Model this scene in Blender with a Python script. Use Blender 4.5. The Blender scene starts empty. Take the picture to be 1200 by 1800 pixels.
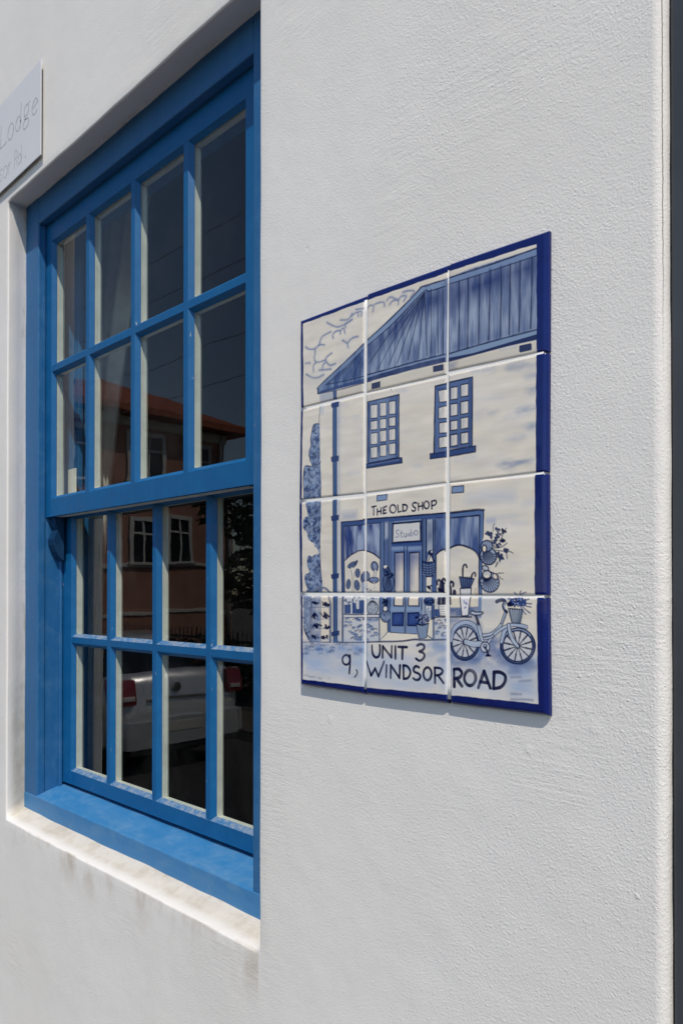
import bpy, bmesh, math, random
import numpy as np
from mathutils import Vector, Matrix

scene = bpy.context.scene
COL = scene.collection
rad = math.radians
random.seed(7)
RNG = np.random.default_rng(11)

# ------------------------------------------------------------------ camera
# wall face is the plane y = 0, x runs right along the wall, z is up, z = 0 at the tile picture's foot
cam = bpy.data.cameras.new('camera'); camo = bpy.data.objects.new('camera', cam); COL.objects.link(camo)
CAM = Vector((0.9497, -0.8615, 0.1539))
camo.location = CAM
camo.rotation_euler = (rad(90 + 0.459), rad(0.0197), rad(44.988))
cam.sensor_fit = 'AUTO'; cam.sensor_width = 36; cam.lens = 26.933
cam.shift_y = 0.0731
cam.clip_start = 0.02; cam.clip_end = 3000
scene.camera = camo

# ------------------------------------------------------------------ world, sun, exposure
TO_SUN = Vector((1.2, -1.0, 2.15)).normalized()
w = bpy.data.worlds.new('World'); scene.world = w; w.use_nodes = True
nt = w.node_tree; nt.nodes.clear()
sky = nt.nodes.new('ShaderNodeTexSky'); sky.sky_type = 'NISHITA'; sky.sun_disc = False
sky.sun_elevation = math.asin(TO_SUN.z); sky.sun_rotation = math.atan2(TO_SUN.x, TO_SUN.y)
sky.altitude = 50; sky.air_density = 1.0; sky.dust_density = 0.3; sky.ozone_density = 1.0
bg = nt.nodes.new('ShaderNodeBackground'); bg.inputs['Strength'].default_value = 0.125
wo = nt.nodes.new('ShaderNodeOutputWorld')
nt.links.new(sky.outputs[0], bg.inputs[0]); nt.links.new(bg.outputs[0], wo.inputs[0])
sl = bpy.data.lights.new('sun', 'SUN'); sl.energy = 3.1; sl.angle = rad(0.53); sl.color = (1.0, 0.935, 0.85)
slo = bpy.data.objects.new('sun', sl); COL.objects.link(slo)
slo.rotation_euler = TO_SUN.to_track_quat('Z', 'Y').to_euler(); slo.location = (3, -3, 6)
scene.view_settings.view_transform = 'Standard'; scene.view_settings.look = 'None'
scene.view_settings.gamma = 1; scene.view_settings.exposure = 0.2
scene.view_settings.use_curve_mapping = False
scene.view_settings.use_white_balance = True; scene.view_settings.white_balance_temperature = 6780; scene.view_settings.white_balance_tint = 10
scene.cycles.max_bounces = 8; scene.cycles.transparent_max_bounces = 12
scene.cycles.caustics_reflective = False; scene.cycles.caustics_refractive = False

GROUND = -1.45      # pavement
ROAD = -1.85

# ------------------------------------------------------------------ node helpers
def new_mat(name):
    m = bpy.data.materials.new(name); m.use_nodes = True
    return m, m.node_tree, m.node_tree.nodes['Principled BSDF']
def N(t, kind, **kw):
    n = t.nodes.new(kind)
    for k, v in kw.items():
        if k in n.inputs: n.inputs[k].default_value = v
        else: setattr(n, k, v)
    return n
def math_(t, op, a, b=None, clamp=False):
    n = t.nodes.new('ShaderNodeMath'); n.operation = op; n.use_clamp = clamp
    for i, v in enumerate((a, b)):
        if v is None: continue
        if isinstance(v, (int, float)): n.inputs[i].default_value = v
        else: t.links.new(v, n.inputs[i])
    return n.outputs[0]
def mixc(t, fac, a, b):
    n = t.nodes.new('ShaderNodeMix'); n.data_type = 'RGBA'
    for s, v in ((n.inputs[0], fac), (n.inputs[6], a), (n.inputs[7], b)):
        if isinstance(v, (int, float)): s.default_value = v
        elif isinstance(v, tuple): s.default_value = (*v, 1) if len(v) == 3 else v
        else: t.links.new(v, s)
    return n.outputs[2]
def ramp(t, v, lo, hi):
    n = t.nodes.new('ShaderNodeMapRange'); n.interpolation_type = 'SMOOTHSTEP'
    t.links.new(v, n.inputs[0]); n.inputs[1].default_value = lo; n.inputs[2].default_value = hi
    return n.outputs[0]
def noise(t, vec, scale, detail=3, rough=.55, dist=0.0):
    n = N(t, 'ShaderNodeTexNoise', Scale=scale, Detail=detail, Roughness=rough, Distortion=dist)
    t.links.new(vec, n.inputs['Vector']); return n.outputs[0]
def coords(t, scale=(1, 1, 1)):
    tc = t.nodes.new('ShaderNodeTexCoord')
    mp = t.nodes.new('ShaderNodeMapping'); mp.inputs['Scale'].default_value = scale
    t.links.new(tc.outputs['Object'], mp.inputs[0]); return mp.outputs[0]
def bump(t, h, dist, strength=1.0, normal=None):
    n = N(t, 'ShaderNodeBump', Strength=strength, Distance=dist)
    t.links.new(h, n.inputs['Height'])
    if normal is not None: t.links.new(normal, n.inputs['Normal'])
    return n.outputs[0]

def mat_simple(name, col, rough=.6, metal=0, var=.12, nscale=8, bd=0, bscale=60, coat=0):
    m, t, b = new_mat(name); v = coords(t)
    f = noise(t, v, nscale, 4)
    c1 = tuple(max(0, c * (1 - var)) for c in col); c2 = tuple(min(1, c * (1 + var)) for c in col)
    t.links.new(mixc(t, ramp(t, f, .3, .7), c1, c2), b.inputs['Base Color'])
    b.inputs['Roughness'].default_value = rough; b.inputs['Metallic'].default_value = metal
    b.inputs['Coat Weight'].default_value = coat
    if bd: t.links.new(bump(t, noise(t, v, bscale, 3), bd), b.inputs['Normal'])
    return m

# ------------------------------------------------------------------ white rendered wall
def mat_wall():
    m, t, b = new_mat('white_limewashed_render')
    v = coords(t)
    sep = t.nodes.new('ShaderNodeSeparateXYZ'); t.links.new(v, sep.inputs[0])
    X, Y, Z = sep.outputs
    # roughness of the texture changes over the wall
    patch = noise(t, v, 2.3, 2, .5)
    rightness = ramp(t, X, -.1, .55)
    amt = math_(t, 'ADD', math_(t, 'MULTIPLY', ramp(t, patch, .3, .7), .55), math_(t, 'MULTIPLY', rightness, .45))
    grain = noise(t, v, 300, 3, .65)
    lumps = noise(t, v, 130, 3, .6)
    vor = N(t, 'ShaderNodeTexVoronoi', Scale=250.0, feature='F1'); t.links.new(v, vor.inputs['Vector'])
    wv_ = t.nodes.new('ShaderNodeTexNoise'); wv_.inputs['Scale'].default_value = 160; wv_.inputs['Detail'].default_value = 2; t.links.new(v, wv_.inputs['Vector'])
    vd_ = t.nodes.new('ShaderNodeVectorMath'); vd_.operation = 'MULTIPLY_ADD'; t.links.new(wv_.outputs['Color'], vd_.inputs[0]); vd_.inputs[1].default_value = (.006, .006, .006); t.links.new(v, vd_.inputs[2]); t.links.new(vd_.outputs[0], vor.inputs['Vector'])
    vs_ = t.nodes.new('ShaderNodeSeparateColor'); t.links.new(vor.outputs['Color'], vs_.inputs[0])
    pimple = math_(t, 'MULTIPLY', math_(t, 'SUBTRACT', 1.0, ramp(t, vor.outputs['Distance'], .08, .55)), ramp(t, vs_.outputs[0], .25, 1.0))
    vo2 = N(t, 'ShaderNodeTexVoronoi', Scale=105.0, feature='F1'); t.links.new(vd_.outputs[0], vo2.inputs['Vector'])
    vt_ = t.nodes.new('ShaderNodeSeparateColor'); t.links.new(vo2.outputs['Color'], vt_.inputs[0])
    pimple2 = math_(t, 'MULTIPLY', math_(t, 'SUBTRACT', 1.0, ramp(t, vo2.outputs['Distance'], .05, .42)), ramp(t, vt_.outputs[1], .72, 1.0))
    pimple = math_(t, 'ADD', pimple, math_(t, 'MULTIPLY', pimple2, .9))
    brushv = coords(t, (9, 9, 70)); bn = noise(t, brushv, 2.0, 3, .6, .5)
    brushm = ramp(t, noise(t, v, 3.1, 2), .52, .7)
    wave = noise(t, v, 7, 3, .5)
    h = math_(t, 'MULTIPLY', grain, math_(t, 'ADD', .24, math_(t, 'MULTIPLY', amt, .66)))
    h = math_(t, 'ADD', h, math_(t, 'MULTIPLY', math_(t, 'MULTIPLY', lumps, amt), .4))
    h = math_(t, 'ADD', h, math_(t, 'MULTIPLY', math_(t, 'MULTIPLY', pimple, math_(t, 'ADD', amt, .10)), .26))
    h = math_(t, 'ADD', h, math_(t, 'MULTIPLY', math_(t, 'MULTIPLY', bn, brushm), .65))
    drag = noise(t, coords(t, (2.5, 2.5, 230)), 1.0, 3, .6, .3)
    dm = math_(t, 'MULTIPLY', math_(t, 'MULTIPLY', ramp(t, X, .36, .42), ramp(t, X, .53, .49)), math_(t, 'MULTIPLY', ramp(t, Z, -.125, -.095), ramp(t, Z, -.045, -.065)))
    h = math_(t, 'ADD', h, math_(t, 'MULTIPLY', math_(t, 'MULTIPLY', drag, dm), .6))
    # a few single knobs and pits of plaster
    for (px, pz, r, a) in ((.008, .729, .004, -1.3), (.063, -.05, .006, 1.4), (.5145, -.008, .010, 1.2), (.425, -.0465, .006, 1.2),
                           (.567, -.194, .003, 1.8), (.4956, .055, .003, 1.3), (.056, .47, .003, -1.1), (.505, .012, .006, .9),
                          
                           (-.62, 1.42, .003, -1.2), (-.35, 1.5, .003, -1.0)):
        dx = math_(t, 'SUBTRACT', X, px); dz = math_(t, 'SUBTRACT', Z, pz)
        d = math_(t, 'SQRT', math_(t, 'ADD', math_(t, 'MULTIPLY', dx, dx), math_(t, 'MULTIPLY', dz, dz)))
        d = math_(t, 'ADD', d, math_(t, 'MULTIPLY', math_(t, 'SUBTRACT', lumps, .5), r * 2.5))
        g = math_(t, 'SUBTRACT', 1.0, ramp(t, d, r * .2, r * 1.3))
        h = math_(t, 'ADD', h, math_(t, 'MULTIPLY', g, a * .3))
    nb = bump(t, wave, .0028)
    nb = bump(t, h, .00125, 1.0, nb)
    t.links.new(nb, b.inputs['Normal'])
    # paint: nearly even, faint grime; brown run-off under the sill; dirt in the reveal corners
    c = mixc(t, ramp(t, noise(t, v, 1.7, 4, .6), .3, .75), (.80, .782, .755), (.765, .742, .705))
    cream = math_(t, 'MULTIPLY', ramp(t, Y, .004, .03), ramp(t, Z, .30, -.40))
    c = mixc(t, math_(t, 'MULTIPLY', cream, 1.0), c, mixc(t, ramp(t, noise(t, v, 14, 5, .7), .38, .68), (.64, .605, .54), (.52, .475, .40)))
    sv = coords(t, (11, 11, 6)); sn = noise(t, sv, 1.0, 5, .62)
    under = math_(t, 'MULTIPLY', ramp(t, Z, -.60, -.48), math_(t, 'LESS_THAN', Z, -.484))
    inx = math_(t, 'MULTIPLY', math_(t, 'LESS_THAN', X, -.12), math_(t, 'GREATER_THAN', X, -1.25))
    st = math_(t, 'MULTIPLY', math_(t, 'MULTIPLY', under, inx), ramp(t, sn, .44, .72))
    c = mixc(t, math_(t, 'MULTIPLY', st, .7), c, (.45, .37, .27))
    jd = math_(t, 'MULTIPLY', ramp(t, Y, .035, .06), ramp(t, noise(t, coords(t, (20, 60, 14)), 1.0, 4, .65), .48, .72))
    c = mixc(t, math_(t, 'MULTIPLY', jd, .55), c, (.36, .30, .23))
    # hairline crack near the corner
    cr = math_(t, 'ADD', math_(t, 'SUBTRACT', X, .5966), math_(t, 'MULTIPLY', math_(t, 'SUBTRACT', noise(t, coords(t, (0, 0, 1)), 28, 4, .7), .5), .0026))
    crm = math_(t, 'SUBTRACT', 1.0, ramp(t, math_(t, 'ABSOLUTE', cr), .00025, .0006))
    crm = math_(t, 'MULTIPLY', crm, ramp(t, Z, .35, .62))
    c = mixc(t, math_(t, 'MULTIPLY', crm, .8), c, (.10, .085, .075))
    t.links.new(c, b.inputs['Base Color'])
    b.inputs['Roughness'].default_value = .75
    b.inputs['Diffuse Roughness'].default_value = 0
    b.inputs['Specular IOR Level'].default_value = .3
    return m

def mat_blue(name, deep, chalk, chalk_amt, chips=.0, grain=(60, 60, 4)):
    m, t, b = new_mat(name); v = coords(t)
    f = ramp(t, noise(t, coords(t, (1, 1.6, 1.6)), 13, 6, .72, .4), .40, .70)
    streak = ramp(t, noise(t, coords(t, grain), 1, 4, .6), .35, .75)
    c = mixc(t, math_(t, 'MULTIPLY', math_(t, 'ADD', math_(t, 'MULTIPLY', f, .7), math_(t, 'MULTIPLY', streak, .3)), chalk_amt), deep, chalk)
    if chips:
        cm = math_(t, 'MULTIPLY', ramp(t, noise(t, coords(t, (70, 70, 22)), 1, 5, .7), .685, .70), chips)
        c = mixc(t, cm, c, (.45, .47, .50))
    t.links.new(c, b.inputs['Base Color'])
    b.inputs['Specular IOR Level'].default_value = .32
    rr = math_(t, 'ADD', .42, math_(t, 'MULTIPLY', f, .25)); t.links.new(rr, b.inputs['Roughness'])
    h = math_(t, 'ADD', noise(t, coords(t, (120, 120, 12)), 1, 3), math_(t, 'MULTIPLY', noise(t, v, 90, 3), .5))
    t.links.new(bump(t, h, .0005), b.inputs['Normal'])
    return m

def mat_worn(name):      # putty lips: blue paint worn to grey-white
    m, t, b = new_mat(name); v = coords(t)
    f = ramp(t, noise(t, v, 70, 5, .75), .36, .72)
    c = mixc(t, f, (.03, .15, .34), (.30, .33, .36))
    t.links.new(c, b.inputs['Base Color']); b.inputs['Roughness'].default_value = .7
    t.links.new(bump(t, noise(t, v, 160, 4), .0012), b.inputs['Normal'])
    return m

def mat_glass():
    m = bpy.data.materials.new('old_window_glass'); m.use_nodes = True
    t = m.node_tree; t.nodes.clear()
    v = coords(t)
    bn = bump(t, noise(t, v, 5.5, 2, .4), .00028)
    fr = t.nodes.new('ShaderNodeFresnel'); fr.inputs['IOR'].default_value = 1.52
    geo = t.nodes.new('ShaderNodeNewGeometry')
    fac = math_(t, 'MULTIPLY', fr.outputs[0], .82, True)
    fac = math_(t, 'MULTIPLY', fac, math_(t, 'SUBTRACT', 1.0, geo.outputs['Backfacing']))
    tr = t.nodes.new('ShaderNodeBsdfTransparent'); tr.inputs[0].default_value = (.93, .96, .95, 1)
    gl = t.nodes.new('ShaderNodeBsdfGlossy'); gl.inputs['Roughness'].default_value = 0.0
    gl.inputs['Color'].default_value = (1, 1, 1, 1)
    t.links.new(bn, gl.inputs['Normal'])
    mx = t.nodes.new('ShaderNodeMixShader'); o = t.nodes.new('ShaderNodeOutputMaterial')
    t.links.new(fac, mx.inputs[0]); t.links.new(tr.outputs[0], mx.inputs[1]); t.links.new(gl.outputs[0], mx.inputs[2])
    df = t.nodes.new('ShaderNodeBsdfDiffuse'); df.inputs[0].default_value = (.6, .58, .54, 1)
    dn = math_(t, 'MULTIPLY', ramp(t, noise(t, coords(t, (7, 7, 5)), 1, 5, .65), .42, .8), .016)
    dn = math_(t, 'MULTIPLY', dn, math_(t, 'SUBTRACT', 1.0, geo.outputs['Backfacing']))
    m2 = t.nodes.new('ShaderNodeMixShader'); t.links.new(dn, m2.inputs[0]); t.links.new(mx.outputs[0], m2.inputs[1]); t.links.new(df.outputs[0], m2.inputs[2])
    t.links.new(m2.outputs[0], o.inputs[0])
    return m

def mat_tile():
    m, t, b = new_mat('hand_painted_glaze')
    a = t.nodes.new('ShaderNodeVertexColor'); a.layer_name = 'paint'
    t.links.new(a.outputs[0], b.inputs['Base Color'])
    v = coords(t)
    b.inputs['Roughness'].default_value = .085; b.inputs['IOR'].default_value = 1.42
    t.links.new(bump(t, math_(t, 'ADD', noise(t, v, 16, 2), math_(t, 'MULTIPLY', noise(t, v, 260, 2), .05)), .0009), b.inputs['Normal'])
    return m

M = dict(
    wall=mat_wall(),
    frame=mat_blue('chalky_blue_paint', (.014, .112, .285), (.042, .160, .335), .75, .25),
    sash=mat_blue('deep_blue_gloss', (.0006, .095, .265), (.003, .128, .325), .7, .75),
    horn=mat_blue('shaded_navy_paint', (.003, .030, .085), (.006, .05, .13), .7),  # horns darker than the sash blue: their shade is put into the colour
    sill=mat_blue('weathered_sill_blue', (.030, .185, .42), (.14, .28, .44), .6, .35, (5, 40, 50)),
    worn=mat_worn('worn_putty_blue'),
    inner=mat_simple('inner_white_paint', (.70, .70, .65), .5, var=.08, nscale=20),
    glass=mat_glass(), tile=mat_tile(),
    grout=mat_simple('white_grout', (.86, .85, .83), .8, var=.03, nscale=40, bd=.0003, bscale=220),
    dark=mat_simple('dark_slate_paint', (.040, .045, .055), .42, var=.18, nscale=6, bd=.0008, bscale=30),
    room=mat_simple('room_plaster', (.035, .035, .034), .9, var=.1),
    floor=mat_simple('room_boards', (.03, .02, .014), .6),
    cloth=mat_simple('pale_cloth', (.62, .58, .54), .9, var=.12, nscale=14, bd=.002, bscale=20),
    card=mat_simple('white_card', (.80, .76, .70), .8, var=.05),
    signb=mat_simple('pale_sign_board', (.70, .71, .73), .45, var=.03, nscale=3),
    signt=mat_simple('grey_sign_lettering', (.50, .51, .54), .5, var=.05),
    pave=mat_simple('pavement_tarmac', (.13, .118, .104), .85, var=.2, nscale=5, bd=.003, bscale=80),
    kerb=mat_simple('kerb_stone', (.26, .25, .24), .85, var=.2, nscale=9),
    asphalt=mat_simple('asphalt', (.045, .045, .047), .9, var=.3, nscale=12, bd=.004, bscale=150),
    line=mat_simple('road_paint', (.55, .55, .52), .8, var=.15),
    silver=mat_simple('silver_car_paint', (.66, .67, .69), .28, metal=.35, var=.03, coat=.6),
    rubber=mat_simple('tyre_rubber', (.02, .02, .02), .85),
    rim=mat_simple('wheel_rim', (.45, .45, .46), .35, metal=.8),
    carglass=mat_simple('dark_car_glass', (.012, .014, .016), .06, var=0),
    red=mat_simple('red_lamp_glass', (.27, .010, .012), .12, var=.1, coat=.8),
    clearlamp=mat_simple('clear_lamp_glass', (.72, .66, .64), .15, var=.05, coat=.8),
    chrome=mat_simple('chrome', (.75, .75, .76), .15, metal=1, var=0),
    plate=mat_simple('number_plate', (.62, .60, .54), .5, var=.04),
    black=mat_simple('black_plastic', (.018, .018, .02), .55),
    housew=mat_simple('terracotta_render', (.43, .215, .155), .85, var=.12, nscale=2, bd=.004, bscale=40),
    houset=mat_simple('white_trim', (.66, .64, .60), .7, var=.06),
    roof=mat_simple('orange_roof_tiles', (.33, .085, .038), .75, var=.3, nscale=14, bd=.02, bscale=22),
    hglass=mat_simple('house_window_glass', (.02, .024, .028), .05, var=0),
    iron=mat_simple('black_iron', (.02, .02, .022), .5),
    leaf=mat_simple('dark_leaves', (.035, .065, .022), .55, var=.5, nscale=3),
    bark=mat_simple('bark', (.10, .075, .055), .9, var=.3),
    wire=mat_simple('weathered_cable', (.35, .35, .36), .5),
    timber=mat_simple('pole_timber', (.17, .13, .095), .9, var=.2),
)

# ------------------------------------------------------------------ mesh helpers
class MB:
    def __init__(self): self.v = []; self.f = []; self.mi = []; self.sm = []
    def add(self, vs, fs, mi=0, sm=False):
        o = len(self.v); self.v += [tuple(p) for p in vs]
        for f in fs: self.f.append([i + o for i in f]); self.mi.append(mi); self.sm.append(sm)
    def box(self, x0, x1, y0, y1, z0, z1, mi=0, bev=0, seg=2):
        bm = bmesh.new()
        vs = [bm.verts.new((x, y, z)) for x in (x0, x1) for y in (y0, y1) for z in (z0, z1)]
        for f in ((0, 1, 3, 2), (4, 6, 7, 5), (0, 4, 5, 1), (2, 3, 7, 6), (0, 2, 6, 4), (1, 5, 7, 3)): bm.faces.new([vs[i] for i in f])
        if bev: bmesh.ops.bevel(bm, geom=bm.edges[:] , offset=bev, segments=seg, affect='EDGES', profile=.5)
        bm.verts.index_update()
        self.add([v.co for v in bm.verts], [[v.index for v in f.verts] for f in bm.faces], mi, False); bm.free()
    def prism(self, prof, a0, a1, axis='x', mi=0, cap=True, mis=None):
        # prof: list of 2D points; axis x -> (y,z); y -> (x,z); z -> (x,y); counter-clockwise seen from +axis keeps normals out
        def P(a, q): return {'x': (a, q[0], q[1]), 'y': (q[0], a, q[1]), 'z': (q[0], q[1], a)}[axis]
        n = len(prof); o = len(self.v)
        self.v += [P(a0, q) for q in prof] + [P(a1, q) for q in prof]
        for i in range(n):
            j = (i + 1) % n
            self.f.append([o + i, o + j, o + n + j, o + n + i]); self.mi.append(mis[i] if mis else mi); self.sm.append(False)
        if cap:
            self.f.append([o + i for i in range(n)][::-1]); self.f.append([o + n + i for i in range(n)])
            self.mi += [mi, mi]; self.sm += [False, False]
    def tube(self, pts, r, n=8, mi=0, r1=None, cap=True):
        pts = [Vector(p) for p in pts]; o = len(self.v); k = len(pts)
        for i, p in enumerate(pts):
            d = (pts[min(i + 1, k - 1)] - pts[max(i - 1, 0)]).normalized()
            u = d.orthogonal().normalized() if abs(d.z) > .9 else d.cross(Vector((0, 0, 1))).normalized()
            v_ = d.cross(u); rr = r if r1 is None else r + (r1 - r) * i / (k - 1)
            for j in range(n):
                a = 2 * math.pi * j / n; self.v.append(tuple(p + u * rr * math.cos(a) + v_ * rr * math.sin(a)))
        for i in range(k - 1):
            for j in range(n):
                q = (j + 1) % n
                self.f.append([o + i * n + j, o + i * n + q, o + (i + 1) * n + q, o + (i + 1) * n + j]); self.mi.append(mi); self.sm.append(True)
        if cap:
            self.f.append([o + j for j in range(n)][::-1]); self.f.append([o + (k - 1) * n + j for j in range(n)]); self.mi += [mi, mi]; self.sm += [False, False]
    def loft(self, rings, mi=0, closed=True, caps=True, sm=True):
        n = len(rings[0]); o = len(self.v)
        for r in rings: self.v += [tuple(p) for p in r]
        for i in range(len(rings) - 1):
            for j in range(n if closed else n - 1):
                q = (j + 1) % n
                self.f.append([o + i * n + j, o + i * n + q, o + (i + 1) * n + q, o + (i + 1) * n + j]); self.mi.append(mi); self.sm.append(sm)
        if caps and closed:
            self.f.append([o + j for j in range(n)][::-1]); self.f.append([o + (len(rings) - 1) * n + j for j in range(n)]); self.mi += [mi, mi]; self.sm += [sm, sm]
    def build(self, name, mats, parent=None, fix=True):
        me = bpy.data.meshes.new(name)
        me.from_pydata(self.v, [], self.f)
        for m in (mats if isinstance(mats, (list, tuple)) else [mats]): me.materials.append(m)
        me.polygons.foreach_set('material_index', self.mi); me.polygons.foreach_set('use_smooth', self.sm)
        if fix:
            bm = bmesh.new(); bm.from_mesh(me); bmesh.ops.recalc_face_normals(bm, faces=bm.faces[:]); bm.to_mesh(me); bm.free()
        me.update()
        o = bpy.data.objects.new(name, me); COL.objects.link(o)
        if parent: o.parent = parent
        return o
def tag(o, label=None, cat=None, group=None, kind=None):
    for k, v in (('label', label), ('category', cat), ('group', group), ('kind', kind)):
        if v: o[k] = v
    return o
def empty(name, loc, label, cat, group=None):
    o = bpy.data.objects.new(name, None); COL.objects.link(o); o.location = loc; o.empty_display_size = .1
    return tag(o, label, cat, group)
def under(root, o):      # parent keeping world position
    o.parent = root; o.matrix_parent_inverse = Matrix.Translation(-Vector(root.location)); return o

# ------------------------------------------------------------------ the wall
OXL, OXR, OZB, OZT = -1.243, -0.117, -0.483, 1.262       # window opening at the wall face
FXL, FXR, FZB, FZT = -1.264, -0.128, -0.4635, 1.272      # the same at the window frame
WXR = 0.600
mb = MB()
NS = 60
def ring(xl, xr, zb, zt, y, jit=0.0):
    pts = []
    def wob(s, k): return jit * (math.sin(s * 9 + k * 2) * .5 + math.sin(s * 23 + k) * .35 + math.sin(s * 51 + 3 * k) * .2)
    for i in range(NS): s = i / NS; pts.append((xl + (xr - xl) * s, y, zb + wob(s, 1)))
    for i in range(NS): s = i / NS; pts.append((xr + wob(s, 2), y, zb + (zt - zb) * s))
    for i in range(NS): s = i / NS; pts.append((xr + (xl - xr) * s, y, zt + wob(s, 3)))
    for i in range(NS): s = i / NS; pts.append((xl + wob(s, 4), y, zt + (zb - zt) * s))
    return pts
R_ = .0045
rings = [ring(-7.0, WXR - .013, GROUND, 4.2, 0), ring(OXL - R_ - .02, OXR + R_ + .02, OZB - R_ - .02, OZT + R_ + .02, 0, .0)]
for k in range(6):
    a = math.pi / 2 * k / 5; e = R_ * (1 - math.sin(a)); yy = R_ * (1 - math.cos(a))
    rings.append(ring(OXL - e, OXR + e, OZB - e, OZT + e, yy, .0017))
rings.append(ring(FXL * .5 + OXL * .5, FXR * .5 + OXR * .5, FZB * .5 + OZB * .5, FZT * .5 + OZT * .5, .034, .0015))
rings.append(ring(FXL, FXR, FZB, FZT, .0605, .0022))
rings.append(ring(FXL, FXR, FZB, FZT, .24, 0))
mb.loft(rings, closed=True, caps=False, sm=True)
# rounded right end of the wall and its return
pr = [(WXR - .013, 0)]
for k in range(1, 9):
    a = math.pi / 2 * k / 8; pr.append((WXR - .013 + .013 * math.sin(a), .013 * (1 - math.cos(a))))
pr += [(WXR, .24)]
nz = 260; o = len(mb.v)
for i in range(nz + 1):
    z = GROUND + (4.2 - GROUND) * i / nz
    j = .0004 * (math.sin(z * 7) + .7 * math.sin(z * 19 + 1) + .6 * math.sin(z * 47) + .5 * math.sin(z * 83 + 2))
    for k, q in enumerate(pr): mb.v.append((q[0] + (j if k > 2 else 0), q[1], z))
n = len(pr)
for i in range(nz):
    for k in range(n - 1):
        mb.f.append([o + i * n + k, o + i * n + k + 1, o + (i + 1) * n + k + 1, o + (i + 1) * n + k]); mb.mi.append(0); mb.sm.append(True)
wall = mb.build('white_wall', M['wall'], fix=False)
me = wall.data
bm = bmesh.new(); bm.from_mesh(me)
for f in bm.faces:      # front faces look to -y, reveals look into the opening
    c = f.calc_center_median(); nrm = f.normal
    if abs(nrm.y) > .7: want = Vector((0, -1, 0))
    elif c.x > .5: want = Vector((1, -.3, 0))
    else: want = Vector(((OXL + OXR) / 2, -.3, .4)) - c
    if nrm.dot(want) < 0: f.normal_flip()
bm.to_mesh(me); bm.free()
tag(wall, 'white rough plastered house wall around the blue window and tile picture', 'wall')

# ------------------------------------------------------------------ sash window
win = empty('sash_window', ((FXL + FXR) / 2, .06, FZB), 'blue painted wooden sash window with sixteen panes set in the white wall', 'window')
def wpart(mb, name, mats, parent=None): 
    o = mb.build(name, mats)
    if parent is None: return under(win, o)
    o.parent = parent; o.matrix_parent_inverse = parent.matrix_parent_inverse.copy() if parent.parent else Matrix(); 
    o.matrix_parent_inverse = Matrix.Translation(-Vector(win.location)).inverted() @ Matrix.Translation(-Vector(win.location))
    return o
IXL, IXR = -1.182, -.213
SBK = -.395
HD = 1.199
# outer lining, pulley stiles, beads, head
mb = MB()
for s in (0, 1):
    f = (lambda x: x) if s == 0 else (lambda x: IXL + IXR - x)
    def bx(a, b, y0, y1, z0, z1, bev=0):
        p, q = sorted((f(a), f(b))); mb.box(p, q, y0, y1, z0, z1, 0, bev)
    e = FXL if s == 0 else IXL + IXR - FXR
    bx(e - .004, IXL, .0602, .0835, -.43, FZT + .004, .0035)
    bx(e - .004, IXL - .004, .0835, .215, -.43, FZT + .004)
    bx(IXL - .006, IXL + .008, .1225, .1315, -.41, HD, .0025)
    bx(IXL - .006, IXL + .012, .1745, .19, -.41, HD, .0025)
mb.box(IXL - .0005, IXR + .0005, .0606, .0832, HD, FZT + .0035, 0, .003)
mb.box(IXL - .0045, IXR + .0045, .0836, .2145, HD + .012, FZT + .003, 0)
mb.box(IXL - .002, IXR + .002, .0845, .092, HD + .0, HD + .011, 0, .002)
frame = wpart(mb, 'frame', M['frame'])
mb = MB()
pf = [(.0592, FZB - .004), (.0592, -.4195), (.0605, -.4170), (.064, -.4155), (.134, -.3975), (.215, -.394), (.215, FZB - .004)]
nseg = 40; rg = []
for i in range(nseg + 1):
    x = FXL - .004 + (FXR - FXL + .008) * i / nseg
    rg.append([(x, y, z + (.0006 * math.sin(x * 31) if z > -.42 else 0)) for y, z in pf])
mb.loft(rg, sm=False)
sillo = wpart(mb, 'window_sill', M['sill'])
sillo['label'] = 'sun bleached blue wooden sill board'

G = .011     # depth of the glass behind a sash face
L = .009     # width of the putty slope
def member(mb, axis, a0, a1, c0, c1, yf, sides, depth=.037, mis_worn=None):
    """sash member along axis; c0..c1 its face across; sides=(lo,hi) which sides carry glass; slots 0 blue, 1 putty, 2 inner white"""
    lo, hi = sides
    p = [(c0, yf)]
    if lo: p += [(c0 - L, yf + G)]
    p += [(c0 - (L if lo else 0), yf + G + .0005)]
    if lo: p += [(c0 - L * .7, yf + G + .001), (c0 - L * .7, yf + depth - .006), (c0 - L * .2, yf + depth)]
    else: p += [(c0, yf + depth)]
    if hi: p += [(c1 + L * .2, yf + depth), (c1 + L * .7, yf + depth - .006), (c1 + L * .7, yf + G + .001), (c1 + L, yf + G + .0005), (c1 + L, yf + G)]
    else: p += [(c1, yf + depth)]
    p += [(c1, yf)]
    mis = []
    for i in range(len(p)):
        a, b = p[i], p[(i + 1) % len(p)]
        my = (a[1] + b[1]) / 2
        if my > yf + G + .0003: mis.append(2)
        elif a[0] != b[0] and abs(a[1] - b[1]) > .002: mis.append(1 if mis_worn and ((a[0] + b[0]) / 2 > (c0 + c1) / 2) == (mis_worn > 0) else 0)
        else: mis.append(0)
    if axis == 'z': mb.prism(p, a0, a1, 'z', 0, True, mis)
    else: mb.prism([(y, c) for c, y in p], a0, a1, 'x', 0, True, mis)

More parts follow.
